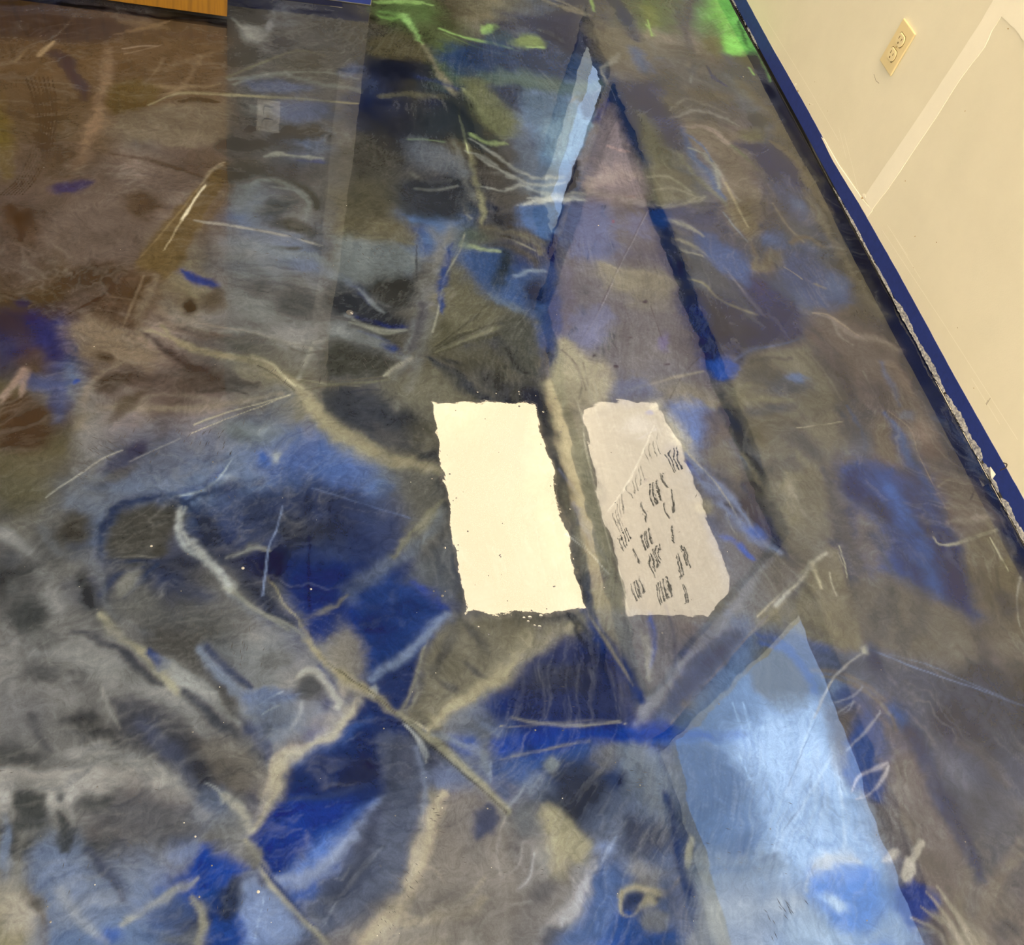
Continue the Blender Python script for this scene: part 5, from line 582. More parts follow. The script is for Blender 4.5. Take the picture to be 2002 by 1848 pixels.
# ---- evaluation
def vnoise(X, Y, seed, cell):
    r = np.random.RandomState(seed); T = r.rand(256, 256)
    x = X/cell+37.3; y = Y/cell+91.7
    xi = np.floor(x).astype(np.int64); yi = np.floor(y).astype(np.int64); fx = x-xi; fy = y-yi
    fx = fx*fx*fx*(fx*(fx*6-15)+10); fy = fy*fy*fy*(fy*(fy*6-15)+10)
    g = lambda a, b: T[a & 255, b & 255]
    return ((g(xi, yi)*(1-fx)+g(xi+1, yi)*fx)*(1-fy)+(g(xi, yi+1)*(1-fx)+g(xi+1, yi+1)*fx)*fy)*2-1
def fbm(X, Y, seed, cell, n=4):
    s = 0; a = 1.; t = 0
    for i in range(n):
        c, sn = math.cos(i*1.1), math.sin(i*1.1)
        s = s+a*vnoise(X*c-Y*sn, X*sn+Y*c, seed+i*17, cell/2**i); t += a; a *= .52
    return s/t
def ss(x): x = np.clip(x, 0, 1); return x*x*(3-2*x)
def seg_dist(X, Y, pts, w=None):
    best = np.full(X.shape, 1e9, X.dtype)
    for i in range(len(pts)-1):
        (x0, y0), (x1, y1) = pts[i], pts[i+1]; dx, dy = x1-x0, y1-y0; L = dx*dx+dy*dy+1e-12
        t = np.clip(((X-x0)*dx+(Y-y0)*dy)/L, 0, 1); d = np.hypot(X-x0-t*dx, Y-y0-t*dy)
        if w is not None: d = d/(w[i]+(w[i+1]-w[i])*t)
        best = np.minimum(best, d)
    return best
def smooth_pts(pts, w=None, closed=False):
    """Catmull-Rom through the control points so that outlines run as curves"""
    P = [np.array(p) for p in pts]; n = len(P); out = []; ow = []
    if n < 3: return pts, w
    rng = range(n if closed else n-1)
    for i in rng:
        if closed: a, b, c, d = P[i-1], P[i], P[(i+1) % n], P[(i+2) % n]
        else: a, b, c, d = P[max(i-1, 0)], P[i], P[i+1], P[min(i+2, n-1)]
        for k in range(3):
            t = k/3.; out.append(tuple(.5*((2*b)+(c-a)*t+(2*a-5*b+4*c-d)*t*t+(3*b-a-3*c+d)*t**3)))
            if w: ow.append(w[i]+(w[min(i+1, n-1)]-w[i])*t)
    if not closed:
        out.append(tuple(P[-1]))
        if w: ow.append(w[-1])
    return out, (ow if w else None)
def paint(xs, ys):
    """linear RGB of the pigment on the grid xs x ys (metres)"""
    X, Y = np.meshgrid(xs, ys); X = X.astype(np.float32); Y = Y.astype(np.float32)
    wx = .020*fbm(X, Y, 1, .16)+.006*fbm(X, Y, 5, .03); wy = .020*fbm(X, Y, 2, .16)+.006*fbm(X, Y, 6, .03)
    XW = X+wx; YW = Y+wy
    fxw = X+.5*wx+.004*fbm(X, Y, 8, .012, 3); fyw = Y+.5*wy+.004*fbm(X, Y, 9, .012, 3)
    # coarse field: a colour every 77 px of the picture, carried to the floor, blended by nearest distances
    rows = [r for r in GRID.split() if r]
    H = FPX*CAM  # homography floor -> picture, used to look the coarse field up
    def uv(X, Y):
        q0 = CAM[0, 0]*X+CAM[0, 1]*Y-CAM[0, 2]*CAMH; q1 = CAM[1, 0]*X+CAM[1, 1]*Y-CAM[1, 2]*CAMH; q2 = CAM[2, 0]*X+CAM[2, 1]*Y-CAM[2, 2]*CAMH
        q2 = np.maximum(q2, .2)
        return q0/q2*FPX+1001, q1/q2*FPX+924
    A = np.array([[_col(ch) for ch in r] for r in rows])
    U, V = uv(X+2.6*wx+.012*fbm(X, Y, 28, .05, 3), Y+2.6*wy+.012*fbm(X, Y, 29, .05, 3))
    gx = np.clip((U-38)/77, 0, 24.999); gy = np.clip((V-38)/77, 0, 22.999)
    ix = gx.astype(int); iy = gy.astype(int); fx = (gx-ix)[..., None]; fy = (gy-iy)[..., None]
    base = (A[iy, ix]*(1-fx)+A[iy, ix+1]*fx)*(1-fy)+(A[iy+1, ix]*(1-fx)+A[iy+1, ix+1]*fx)*fy
    # beyond the part of the floor in the picture: the same pigments, poured at random
    n1 = fbm(X+3*wx, Y+3*wy, 31, .5, 5); n2 = fbm(X+4*wx, Y+4*wy, 37, .33, 5); n3 = ss((n2+.15)*3)[..., None]
    alt = _col('g')*(1-n3)+_col('b')*n3; n4 = ss((n1-.05)*4)[..., None]; alt = alt*(1-n4)+_col('T')*n4
    n5 = ss((-n1-.15)*5)[..., None]; alt = alt*(1-n5)+_col('n')*n5
    out = np.maximum(np.maximum(-U, U-2002), np.maximum(-V, V-1848))
    m = ss((out-10)/160)[..., None]; base = base*(1-m)+alt*m
    edge = fbm(X*1.0+2*wx, Y+2*wy, 91, .035, 5)
    brk = fbm(X, Y, 95, .06, 3)
    fxw = fxw+.007*fbm(X, Y, 18, .055, 3); fyw = fyw+.007*fbm(X, Y, 19, .055, 3)
    for F in FEATS:
        kind = F[0]
        if kind == 'b':
            _, o, c, a, u, v = F; r = (abs(u)+abs(v))*1.6+.02
            x0, x1, y0, y1 = o[0]-r[0], o[0]+r[0], o[1]-r[1], o[1]+r[1]
        else:
            P = np.array(F[1]); mg = .03+(F[4] if kind == 'p' else max(F[5])*1.2)
            x0, y0 = P.min(0)-mg; x1, y1 = P.max(0)+mg
        i0, i1 = np.searchsorted(xs, [x0, x1]); j0, j1 = np.searchsorted(ys, [y0, y1])
        if i1 <= i0 or j1 <= j0: continue
        sl = (slice(j0, j1), slice(i0, i1)); x = fxw[sl]; y = fyw[sl]
        if kind == 's' and max(F[5]) < .009: x = .8*X[sl]+.2*x; y = .8*Y[sl]+.2*y
        if kind == 'b':
            det = u[0]*v[1]-u[1]*v[0]; dx = x-o[0]; dy = y-o[1]
            p = (dx*v[1]-dy*v[0])/det; q = (u[0]*dy-u[1]*dx)/det
            mk = np.exp(-.75*(p*p+q*q)**1.5)
        elif kind == 's':
            pts, w = smooth_pts(F[1], F[5]); d = seg_dist(x, y, pts, [k*(.48+.35*math.exp(-k/.007))+1e-5 for k in w]); mk = np.exp(-d*d*(.62 if max(F[5]) > .006 else .8)); mk = mk*np.clip(.95+brk[sl]*.7, .3, 1)
        else:
            pts, _ = smooth_pts(F[1], None, True); inside = np.zeros(x.shape, bool); n = len(pts)
            for k in range(n):
                xa, ya = pts[k]; xb, yb = pts[(k+1) % n]
                if ya == yb: continue
                cnd = ((ya > y) != (yb > y)) & (x < (xb-xa)*(y-ya)/(yb-ya)+xa); inside ^= cnd
            d = seg_dist(x, y, list(pts)+[pts[0]]); sd = np.where(inside, d, -d); mk = ss(.5+sd/(2.6*F[4]+.002))
        mk = np.clip(mk+edge[sl]*2.4*mk*(1-mk), 0, 1); mk = (mk*F[3])[..., None]
        base[sl] = base[sl]*(1-mk)+F[2]*mk
    # fine streaks drawn out along the flow of the pour
    ang = fbm(X, Y, 51, .45, 2)*2.6+.9
    acc = np.zeros_like(X); cs = np.cos(ang); sn = np.sin(ang)
    for k in range(-4, 5):
        acc += vnoise(X+cs*k*.003+.3*wx, Y+sn*k*.003+.3*wy, 77, .006)
    acc = acc/9*ss(fbm(X, Y, 53, .12, 3)*2.5+.35)
    # wisps: pale and dark veils pulled out along the way the coating was spread
    th = np.radians(8+72*ss((X-.25)/.9)+22*fbm(X, Y, 55, .5, 2)); ct, st = np.cos(th), np.sin(th)
    def veil(seed, lo, sh, p=2.0):
        u_ = ((X+2.2*wx)*ct+(Y+2.2*wy)*st)/lo; v_ = (-(X+2.2*wx)*st+(Y+2.2*wy)*ct)/sh
        n_ = fbm(u_, v_, seed, 1.0, 4); return np.clip(1-np.abs(n_)*5, 0, 1)**p*ss(fbm(X, Y, seed+3, .16, 2)*2.2+.35)
    a1 = (veil(61, .16, .045)*.22)[..., None]; a2 = (veil(71, .13, .035)*.38)[..., None]; a3 = (veil(67, .06, .016, 1.6)*.15)[..., None]
    cloud = fbm(X+2*wx, Y-2*wy, 81, .08, 5)
    lum = 1+acc*.16+cloud*.34
    base = base*(1-a1)+a1*(base*.5+_col((150, 145, 134))*.7)
    base = base*(1-a2)+a2*base*np.array([.42, .47, .6])
    base = base*(1-a3)+a3*(base*.6+_col((160, 156, 146))*.6)
    base = base*np.clip(lum, .5, 1.9)[..., None]
    lm = (base@np.array([.21, .72, .07])+.01)[..., None]; base = base*(lm/.12)**.17
    g = base@np.array([.21, .72, .07]); base = base*.78+g[..., None]*.22
    return X, Y, base
# ---------------------------------------------------------------- helpers
def link(name, me, mat=None, parent=None):
    o = bpy.data.objects.new(name, me); C.objects.link(o)
    if mat: me.materials.append(mat)
    if parent: o.parent = parent
    return o
def from_bm(name, bm, mat=None, parent=None, smooth=False):
    me = bpy.data.meshes.new(name); bm.normal_update(); bm.to_mesh(me); bm.free()
    if smooth:
        for p in me.polygons: p.use_smooth = True
    return link(name, me, mat, parent)
def add_box(bm, x0, x1, y0, y1, z0, z1, bev=0, seg=2):
    r = bmesh.ops.create_cube(bm, size=1); vsx = r['verts']
    for v in vsx:
        v.co = Vector((x0+(v.co.x+.5)*(x1-x0), y0+(v.co.y+.5)*(y1-y0), z0+(v.co.z+.5)*(z1-z0)))
    if bev:
        es = list({e for v in vsx for e in v.link_edges}); bmesh.ops.bevel(bm, geom=es, offset=bev, segments=seg, affect='EDGES', profile=.5)
def boxes(name, bl, mat, parent=None, bev=0):
    bm = bmesh.new()
    for b in bl: add_box(bm, *b, bev=bev)
    return from_bm(name, bm, mat, parent)
def struct(o): o['kind'] = 'structure'; return o
def tag(o, label, cat, group=None):
    o['label'] = label; o['category'] = cat
    if group: o['group'] = group
    return o
def thing(name, loc, rz=0):
    o = bpy.data.objects.new(name, None); C.objects.link(o); o.location = loc; o.rotation_euler = (0, 0, rz); o.empty_display_size = .05; return o
def nodes(name):
    m = bpy.data.materials.new(name); m.use_nodes = True; t = m.node_tree; b = t.nodes['Principled BSDF']; return m, t, b
def N(t, kind, **kw):
    n = t.nodes.new(kind)
    for k, v in kw.items():
        if k in n.inputs: n.inputs[k].default_value = v
        else: setattr(n, k, v)
    return n
def rgba(c): c = lin(c); return (float(c[0]), float(c[1]), float(c[2]), 1)
def mat(name, c, rough=.6, noise=0, nscale=30, bump=0, bscale=200, bdist=.0005, metallic=0, c2=None, coat=0, spec=.5):
    m, t, b = nodes(name); b.inputs['Roughness'].default_value = rough; b.inputs['Metallic'].default_value = metallic
    b.inputs['Coat Weight'].default_value = coat; b.inputs['Specular IOR Level'].default_value = spec
    tcn = N(t, 'ShaderNodeTexCoord')
    n = N(t, 'ShaderNodeTexNoise', Scale=nscale, Detail=6, Roughness=.6); t.links.new(tcn.outputs['Object'], n.inputs['Vector'])
    r = N(t, 'ShaderNodeValToRGB'); t.links.new(n.outputs['Fac'], r.inputs[0]); t.links.new(r.outputs[0], b.inputs['Base Color'])
    a = rgba(c); d = rgba(c2) if c2 else tuple(x*(1-noise) for x in a[:3])+(1,)
    r.color_ramp.elements[0].position = .35; r.color_ramp.elements[0].color = d; r.color_ramp.elements[1].position = .65; r.color_ramp.elements[1].color = a
    if bump:
        n2 = N(t, 'ShaderNodeTexNoise', Scale=bscale, Detail=4); t.links.new(tcn.outputs['Object'], n2.inputs['Vector'])
        bp = N(t, 'ShaderNodeBump', Strength=bump, Distance=bdist); t.links.new(n2.outputs['Fac'], bp.inputs['Height']); t.links.new(bp.outputs[0], b.inputs['Normal'])
    return m

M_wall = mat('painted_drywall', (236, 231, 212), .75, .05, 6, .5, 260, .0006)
M_wall2 = mat('painted_drywall_grey', (146, 144, 140), .8, .05, 6, .5, 260, .0006)  # darker grey drywall for the back and far walls
M_mud = mat('joint_compound_cream', (250, 246, 232), .85, .03, 12, .3, 300, .0003)
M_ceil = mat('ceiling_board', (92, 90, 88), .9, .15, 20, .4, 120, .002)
M_tape = mat('blue_masking_tape', (38, 58, 140), .55, .22, 60, .5, 700, .0002)
M_black = mat('black_frame', (22, 22, 25), .5, .2, 20)
M_ivory = mat('ivory_plastic', (236, 219, 172), .32, .03, 20)
M_ivory2 = mat('ivory_receptacle_plastic', (240, 225, 182), .28, .03, 20)
M_plate = mat('white_outlet_plastic', (250, 250, 246), .2, .02, 20)
M_slot = mat('dark_slot', (120, 96, 52), .6, .2, 90)
M_screw = mat('painted_screw', (226, 206, 150), .35, .05, 50)
M_film = mat('crumpled_masking_film', (176, 176, 176), .3, .45, 160, .35, 400, .0006, c2=(88, 92, 112))
M_gap = mat('dark_epoxy_edge', (14, 14, 16), .25, .3, 40, coat=1)
M_wire = mat('rusty_tie_wire', (92, 72, 52), .55, .5, 300, c2=(36, 30, 26), metallic=.3)
M_chip = mat('torn_drywall_paper', (196, 168, 118), .9, .35, 160, .8, 400, .001)
M_white = mat('white_enamel', (228, 226, 220), .5, .04, 20)
M_nick = mat('dark_scratch', (26, 26, 32), .4, .3, 90)
def wood():
    m, t, b = nodes('orange_stained_wood'); b.inputs['Roughness'].default_value = .38
    tcn = N(t, 'ShaderNodeTexCoord'); mp = N(t, 'ShaderNodeMapping'); mp.inputs['Scale'].default_value = (1.1, 1, .33); mp.inputs['Location'].default_value = (.62, 0, -.12)
    t.links.new(tcn.outputs['Object'], mp.inputs[0])
    wv = N(t, 'ShaderNodeTexWave', wave_type='RINGS', rings_direction='Y', Scale=7, Distortion=3.5, Detail=3); wv.inputs['Detail Scale'].default_value = 1.2; t.links.new(mp.outputs[0], wv.inputs['Vector'])
    fine = N(t, 'ShaderNodeTexNoise', Scale=180, Detail=5); mp2 = N(t, 'ShaderNodeMapping'); mp2.inputs['Scale'].default_value = (1, 1, .06); t.links.new(tcn.outputs['Object'], mp2.inputs[0]); t.links.new(mp2.outputs[0], fine.inputs['Vector'])
    r = N(t, 'ShaderNodeValToRGB'); t.links.new(wv.outputs['Fac'], r.inputs[0])
    r.color_ramp.elements[0].position = .0; r.color_ramp.elements[0].color = rgba((132, 92, 20)); r.color_ramp.elements[1].position = .16; r.color_ramp.elements[1].color = rgba((146, 102, 22))
    mx = N(t, 'ShaderNodeMix', data_type='RGBA', blend_type='MULTIPLY'); mx.inputs[0].default_value = .35
    r2 = N(t, 'ShaderNodeValToRGB'); t.links.new(fine.outputs['Fac'], r2.inputs[0]); r2.color_ramp.elements[0].position = .35; r2.color_ramp.elements[0].color = (.5, .45, .4, 1); r2.color_ramp.elements[1].position = .6; r2.color_ramp.elements[1].color = (1, 1, 1, 1)
    t.links.new(r.outputs[0], mx.inputs[6]); t.links.new(r2.outputs[0], mx.inputs[7]); t.links.new(mx.outputs[2], b.inputs['Base Color'])
    return m
M_wood = wood()
def emit(name, col, s):
    m, t, b = nodes(name); b.inputs['Base Color'].default_value = (.8, .8, .8, 1); b.inputs['Emission Color'].default_value = (*col, 1); b.inputs['Emission Strength'].default_value = s; return m
M_fill = emit('fill_troffer_lens', (1.0, .84, .60), LAMP); M_lamp0 = emit('warm_troffer_lens', (1.0, .80, .50), LAMP*.72)  # first lens for the added fill troffers, second for the mirrored one
M_glow = emit('added_glow_diffuser', (1.0, .84, .64), PANEL_GLOW)  # made-up glow for the patterned sheet in the window

def epoxy(name, attr=True):
    m, t, b = nodes(name)
    tcn = N(t, 'ShaderNodeTexCoord')
    b.inputs['Roughness'].default_value = .42; b.inputs['Metallic'].default_value = .0; b.inputs['Specular IOR Level'].default_value = .0
    b.inputs['Coat Weight'].default_value = 1; b.inputs['Coat Roughness'].default_value = .004; b.inputs['Coat IOR'].default_value = 1.62
    if attr:
        at_ = N(t, 'ShaderNodeAttribute', attribute_name='pigment_and_glare')
        # pearl flakes: fine grain in the pigment
        n1 = N(t, 'ShaderNodeTexNoise', Scale=420, Detail=3, Roughness=.7); t.links.new(tcn.outputs['Object'], n1.inputs['Vector'])
        wp = N(t, 'ShaderNodeTexNoise', Scale=9, Detail=3); t.links.new(tcn.outputs['Object'], wp.inputs['Vector'])
        ad = N(t, 'ShaderNodeVectorMath', operation='MULTIPLY_ADD'); ad.inputs[1].default_value = (.12, .12, .12); t.links.new(wp.outputs['Color'], ad.inputs[0]); t.links.new(tcn.outputs['Object'], ad.inputs[2])
        n2 = N(t, 'ShaderNodeTexNoise', Scale=46, Detail=8, Roughness=.62); n2.inputs['Distortion'].default_value = 1.6; t.links.new(ad.outputs[0], n2.inputs['Vector'])
        m1 = N(t, 'ShaderNodeMapRange'); m1.inputs['From Min'].default_value = .3; m1.inputs['From Max'].default_value = .7; m1.inputs['To Min'].default_value = .90; m1.inputs['To Max'].default_value = 1.10; t.links.new(n1.outputs['Fac'], m1.inputs[0])
        m2 = N(t, 'ShaderNodeMapRange'); m2.inputs['From Min'].default_value = .3; m2.inputs['From Max'].default_value = .7; m2.inputs['To Min'].default_value = .80; m2.inputs['To Max'].default_value = 1.20; t.links.new(n2.outputs['Fac'], m2.inputs[0])
        mu = N(t, 'ShaderNodeMath', operation='MULTIPLY'); t.links.new(m1.outputs[0], mu.inputs[0]); t.links.new(m2.outputs[0], mu.inputs[1])
        sc_ = N(t, 'ShaderNodeVectorMath', operation='SCALE'); t.links.new(at_.outputs['Color'], sc_.inputs[0]); t.links.new(mu.outputs[0], sc_.inputs['Scale']); t.links.new(sc_.outputs[0], b.inputs['Base Color'])
    else:
        b.inputs['Base Color'].default_value = (.08, .08, .085, 1)
    w1 = N(t, 'ShaderNodeTexNoise', Scale=9, Detail=2, Roughness=.45); t.links.new(tcn.outputs['Object'], w1.inputs['Vector'])
    w2 = N(t, 'ShaderNodeTexNoise', Scale=150, Detail=2); t.links.new(tcn.outputs['Object'], w2.inputs['Vector'])
    b1 = N(t, 'ShaderNodeBump', Strength=1, Distance=WAVE); b2 = N(t, 'ShaderNodeBump', Strength=1, Distance=RIPPLE)
    t.links.new(w1.outputs['Fac'], b1.inputs['Height']); t.links.new(w2.outputs['Fac'], b2.inputs['Height']); t.links.new(b1.outputs[0], b2.inputs['Normal']); t.links.new(b2.outputs[0], b.inputs['Coat Normal'])
    return m
M_epoxy = epoxy('metallic_epoxy'); M_drop = epoxy('epoxy_droplet', False)

# ---------------------------------------------------------------- floor
XW = 1.632
def axis(a0, a, b, b1, step, k=26):
    lo = a-(a-a0)*(np.linspace(1, 0, k, endpoint=False)**2); mid = np.arange(a, b, step); hi = b+(b1-b)*(np.linspace(0, 1, k)**2)
    return np.concatenate([lo, mid, hi])
xs = np.concatenate([-.60-(4.4-.60)*(np.linspace(1, 0, 30, endpoint=False)**2), np.arange(-.60, XW, STEP), [XW+.06]])
ys = axis(-3.0, .06, 3.06, 7.0, STEP)
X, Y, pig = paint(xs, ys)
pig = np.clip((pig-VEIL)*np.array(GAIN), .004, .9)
ny, nx = X.shape
co = np.empty((ny*nx, 3), np.float32); co[:, 0] = X.ravel(); co[:, 1] = Y.ravel(); co[:, 2] = 0
ii = (np.arange(ny-1)[:, None]*nx+np.arange(nx-1)[None, :]).ravel().astype(np.int32)
quads = np.stack([ii, ii+1, ii+nx+1, ii+nx], 1)
me = bpy.data.meshes.new('floor')
me.vertices.add(len(co)); me.vertices.foreach_set('co', co.ravel())
me.loops.add(quads.size); me.loops.foreach_set('vertex_index', quads.ravel())
me.polygons.add(len(quads)); me.polygons.foreach_set('loop_start', np.arange(0, quads.size, 4, dtype=np.int32)); me.polygons.foreach_set('loop_total', np.full(len(quads), 4, np.int32))
me.update(calc_edges=True)
ca = me.color_attributes.new('pigment_and_glare', 'FLOAT_COLOR', 'POINT'); buf = np.ones((len(co), 4), np.float32); buf[:, :3] = pig.reshape(-1, 3); ca.data.foreach_set('color', buf.ravel())
floor = struct(link('floor', me, M_epoxy))

# ---------------------------------------------------------------- room shell
H2 = 2.27; ZS, ZH = .835, 2.10           # ceiling, window sill and head heights
YB = 2.609; XE = .42                      # back wall face and its free end
wr = [(XW, XW+.12, -3, 7, 0, ZS-.09), (XW, XW+.12, -3, 7, ZH, H2+.1), (XW, XW+.12, -3, -1.1, ZS-.09, ZH), (XW, XW+.12, 1.18, 1.33, ZS-.09, ZH), (XW, XW+.12, 3.58, 3.66, ZS-.09, ZH), (XW, XW+.12, 4.15, 7, ZS-.09, ZH), (XW, XW+.12, 3.66, 4.15, 1.80, ZH)]
wall_right = struct(boxes('wall_right', wr, M_wall))
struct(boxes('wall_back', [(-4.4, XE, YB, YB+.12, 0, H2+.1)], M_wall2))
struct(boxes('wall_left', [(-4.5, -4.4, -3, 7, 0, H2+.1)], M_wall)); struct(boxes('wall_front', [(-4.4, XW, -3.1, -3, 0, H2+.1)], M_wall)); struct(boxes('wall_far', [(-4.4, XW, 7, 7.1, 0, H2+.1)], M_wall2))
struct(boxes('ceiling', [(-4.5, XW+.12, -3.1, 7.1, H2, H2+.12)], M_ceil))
struct(boxes('trim_1', [(XE-.07, XE, YB-.014, YB-.0003, .2, 2.05)], mat('lit_end_paint', (176, 174, 168), .6, .04, 20), bev=.002))      # lighter strip for the back wall's free end, its light put into the paint
for k, (a, b_) in enumerate(((-1.1, 1.18), (1.33, 3.58), (3.66, 4.15))):
    zh = ZH if k < 2 else 1.80; fr = [(XW-.004, XW+.05, a, b_, ZS-.09, ZS), (XW+.0, XW+.05, a, b_, zh-.03, zh), (XW+.0, XW+.05, a, a+.03, ZS, zh-.03), (XW+.0, XW+.05, b_-.03, b_, ZS, zh-.03)]
    struct(boxes('window_%d' % (k+1), fr, M_black))
# frosted sheet behind the middle window, lit by the sky outside, with an added glowing slotted panel on it
def translucent(name, c):
    m = bpy.data.materials.new(name); m.use_nodes = True; t = m.node_tree; t.nodes.clear()
    o = t.nodes.new('ShaderNodeOutputMaterial'); a = t.nodes.new('ShaderNodeBsdfTranslucent'); a.inputs[0].default_value = (*c, 1); t.links.new(a.outputs[0], o.inputs[0]); return m
XF = XW+.06
sheet = boxes('window_film', [(XF, XF+.002, 1.33, 3.58, ZS-.02, ZH)], translucent('frosted_film', (.56, .44, .40)))
tag(sheet, 'frosted pale film with an added glowing slotted panel in the middle window', 'window film')
def mir(px, py, X):
    p = on_x(px, py, X); return Vector((X, p[1], -p[2]))
def K(x, y): return (820+x/3.033, 740+y/3.033)
bm = bmesh.new()
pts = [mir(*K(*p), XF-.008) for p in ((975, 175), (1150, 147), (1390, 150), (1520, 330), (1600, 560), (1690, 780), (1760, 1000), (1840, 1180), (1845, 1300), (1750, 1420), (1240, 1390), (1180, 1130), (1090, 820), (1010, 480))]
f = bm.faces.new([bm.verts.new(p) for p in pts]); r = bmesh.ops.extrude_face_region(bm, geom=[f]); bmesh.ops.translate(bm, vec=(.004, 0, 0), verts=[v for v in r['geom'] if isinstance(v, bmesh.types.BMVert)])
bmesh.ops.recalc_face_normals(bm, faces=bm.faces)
panel = from_bm('added_glow_panel', bm, M_glow, sheet)
bm = bmesh.new()
def bars(T, x, y, n, sx_, sy_, dx, dy, wd=8.5):
    for k in range(n):
        x0 = x+sx_*k+random.uniform(-2, 2); y0 = y+sy_*k+random.uniform(-4, 4)
        j = random.uniform(-4, 4)
        q = [mir(*T(*p), XF-.010) for p in ((x0, y0), (x0+wd*.5, y0+dy*.3), (x0+dx+j, y0+dy), (x0+dx+wd+j, y0+dy-4), (x0+wd*1.4, y0+dy*.3), (x0+wd*.8, y0-4))]
        bm.faces.new([bm.verts.new(p) for p in q])
for a in ((1172,958,5,16,-21,28,75),(1310,925,4,14,-13,30,100),(1303,745,1,0,0,22,100),(1443,740,1,0,0,27,95),(1485,680,1,0,0,20,105),(1485,870,1,0,0,30,100),(1368,640,3,15,-12,27,110),(1425,570,2,14,0,20,100),(1360,1060,5,13,-20,25,110),(1265,1010,1,0,0,25,100),(1515,1060,2,13,-10,25,110),(1550,990,2,14,10,30,130),(1265,1230,4,14,-18,15,100),(1390,1220,5,16,-14,20,120),(1560,1215,2,12,4,20,110),(1465,440,4,20,-10,40,130),(1340,400,4,24,-20,30,110,3),(1240,640,5,20,-28,20,90,3),(1140,790,5,18,-22,20,90,3),(1165,850,3,18,-20,18,70,3)):
    bars(K, *a)
J = lambda x, y: (1040+x/2.933, 150+y/2.933)
for a in ((350,1600,6,16,-28,25,95,9),(190,1480,4,14,-18,20,50,9),(430,1470,3,14,-10,15,60,8),(270,1320,3,12,-8,20,50,6),(265,1210,4,13,-6,20,60,6),(305,980,4,14,-10,28,60,6),(410,990,4,13,-12,22,52,6),(178,960,3,10,-8,10,80,5),(390,740,3,12,0,26,66,6),(250,800,4,12,-6,20,60,6),(430,340,3,12,-4,26,80,6),(400,400,3,14,0,26,80,5)):
    bars(J, *a)
sl = from_bm('slot', bm, mat('slot_black', (8, 8, 14), .9, spec=0), panel); sl['kind'] = 'stuff'

# door of orange-stained wood, ajar in front of the back wall
p0 = at(444, 33, .015); p1 = at(205, 0, .015)
ang = math.atan2(p0[1]-p1[1], p0[0]-p1[0])
bm = bmesh.new(); add_box(bm, -.86, 0, 0, .04, 0, 2.0, .0015)
door = struct(from_bm('door_1', bm, M_wood)); door.location = (p0[0], p0[1], .015); door.rotation_euler = (0, 0, ang)

# lit ceiling troffers: one straight above, others added out of view for fill light
cs = [at(px, py, -H2) for px, py in ((852, 788), (1052, 783), (1142, 1203), (888, 1215))]
LX = (cs[0][0]+cs[3][0])/2, min((cs[1][0]+cs[2][0])/2, XW-.01); LY = (cs[2][1]+cs[3][1])/2, (cs[0][1]+cs[1][1])/2
print('troffer', LX, LY)
def troffer(x0, y0, label, lens=None):
    w_, l_ = LX[1]-LX[0], LY[1]-LY[0]; t = thing('ceiling_light', (x0+w_/2, y0+l_/2, H2))
    boxes('lens', [(-w_/2+.012, w_/2-.012, -l_/2+.012, l_/2-.012, -.012, -.004)], lens or M_fill, t)
    fr = [(-w_/2, w_/2, -l_/2, -l_/2+.012, -.016, 0), (-w_/2, w_/2, l_/2-.012, l_/2, -.016, 0), (-w_/2, -w_/2+.012, -l_/2+.012, l_/2-.012, -.016, 0), (w_/2-.012, w_/2, -l_/2+.012, l_/2-.012, -.016, 0)]
    boxes('frame', fr, M_white, t)
    tag(t, label, 'light', 'ceiling lights'); return t
troffer(LX[0], LY[0], 'lit ceiling troffer mirrored as a cream rectangle on the floor', M_lamp0)
for dx, dy, lb in ((-3.4, 0, 'added fill troffer over the left side of the room'), (-3.4, -2.2, 'added fill troffer left of the viewer'), (-.25, -2.85, 'added fill troffer behind the viewer near the windows'), (-1.5, -2.85, 'added fill troffer right behind the viewer'),
                   (-.25, -4.4, 'added fill troffer by the front wall near the windows'), (-1.5, -4.4, 'added fill troffer by the front wall in the middle'), (-3.4, -4.4, 'added fill troffer in the front left corner'), (-3.6, 2.6, 'added fill troffer in the far room on the left')):
    troffer(LX[0]+dx, LY[0]+dy, lb)
troffer(-1.2, 3.6, 'added fill troffer in the far room behind the back wall')  # added fill, hidden behind the back wall

# ---------------------------------------------------------------- tape, film and scraps along the wall foot
def ribbon(name, X, ys_, zb, zt, th, m, face=-1):
    """strip on a wall plane x = X; face -1 looks towards -x"""
    bm = bmesh.new(); n = len(ys_); A = []
    for i in range(n):
        A.append([bm.verts.new((X+face*th, ys_[i], zb[i])), bm.verts.new((X+face*th, ys_[i], zt[i])), bm.verts.new((X, ys_[i], zt[i])), bm.verts.new((X, ys_[i], zb[i]))])
    for i in range(n-1):
        for k in range(4): bm.faces.new((A[i][k], A[i][(k+1) % 4], A[i+1][(k+1) % 4], A[i+1][k]))
    bm.faces.new(A[0]); bm.faces.new(A[-1][::-1]); bmesh.ops.recalc_face_normals(bm, faces=bm.faces)
    return from_bm(name, bm, m)
yy = np.linspace(-.4, 4.6, 260)
tz = .0505+.0012*np.sin(yy*9)+np.array([random.uniform(-.0004, .0004) for _ in yy])
tape = ribbon('masking_tape', XW, yy, np.full(260, .0015), tz, .0012, M_tape)
tag(tape, 'strip of blue masking tape along the foot of the cream right wall', 'tape')
bm = bmesh.new(); add_box(bm, -3.5, XE-.002, YB-.0025, YB-.0002, .003, .05)
tag(from_bm('masking_tape', bm, M_tape), 'short blue masking tape at the foot of the back wall, beside the orange door', 'tape')
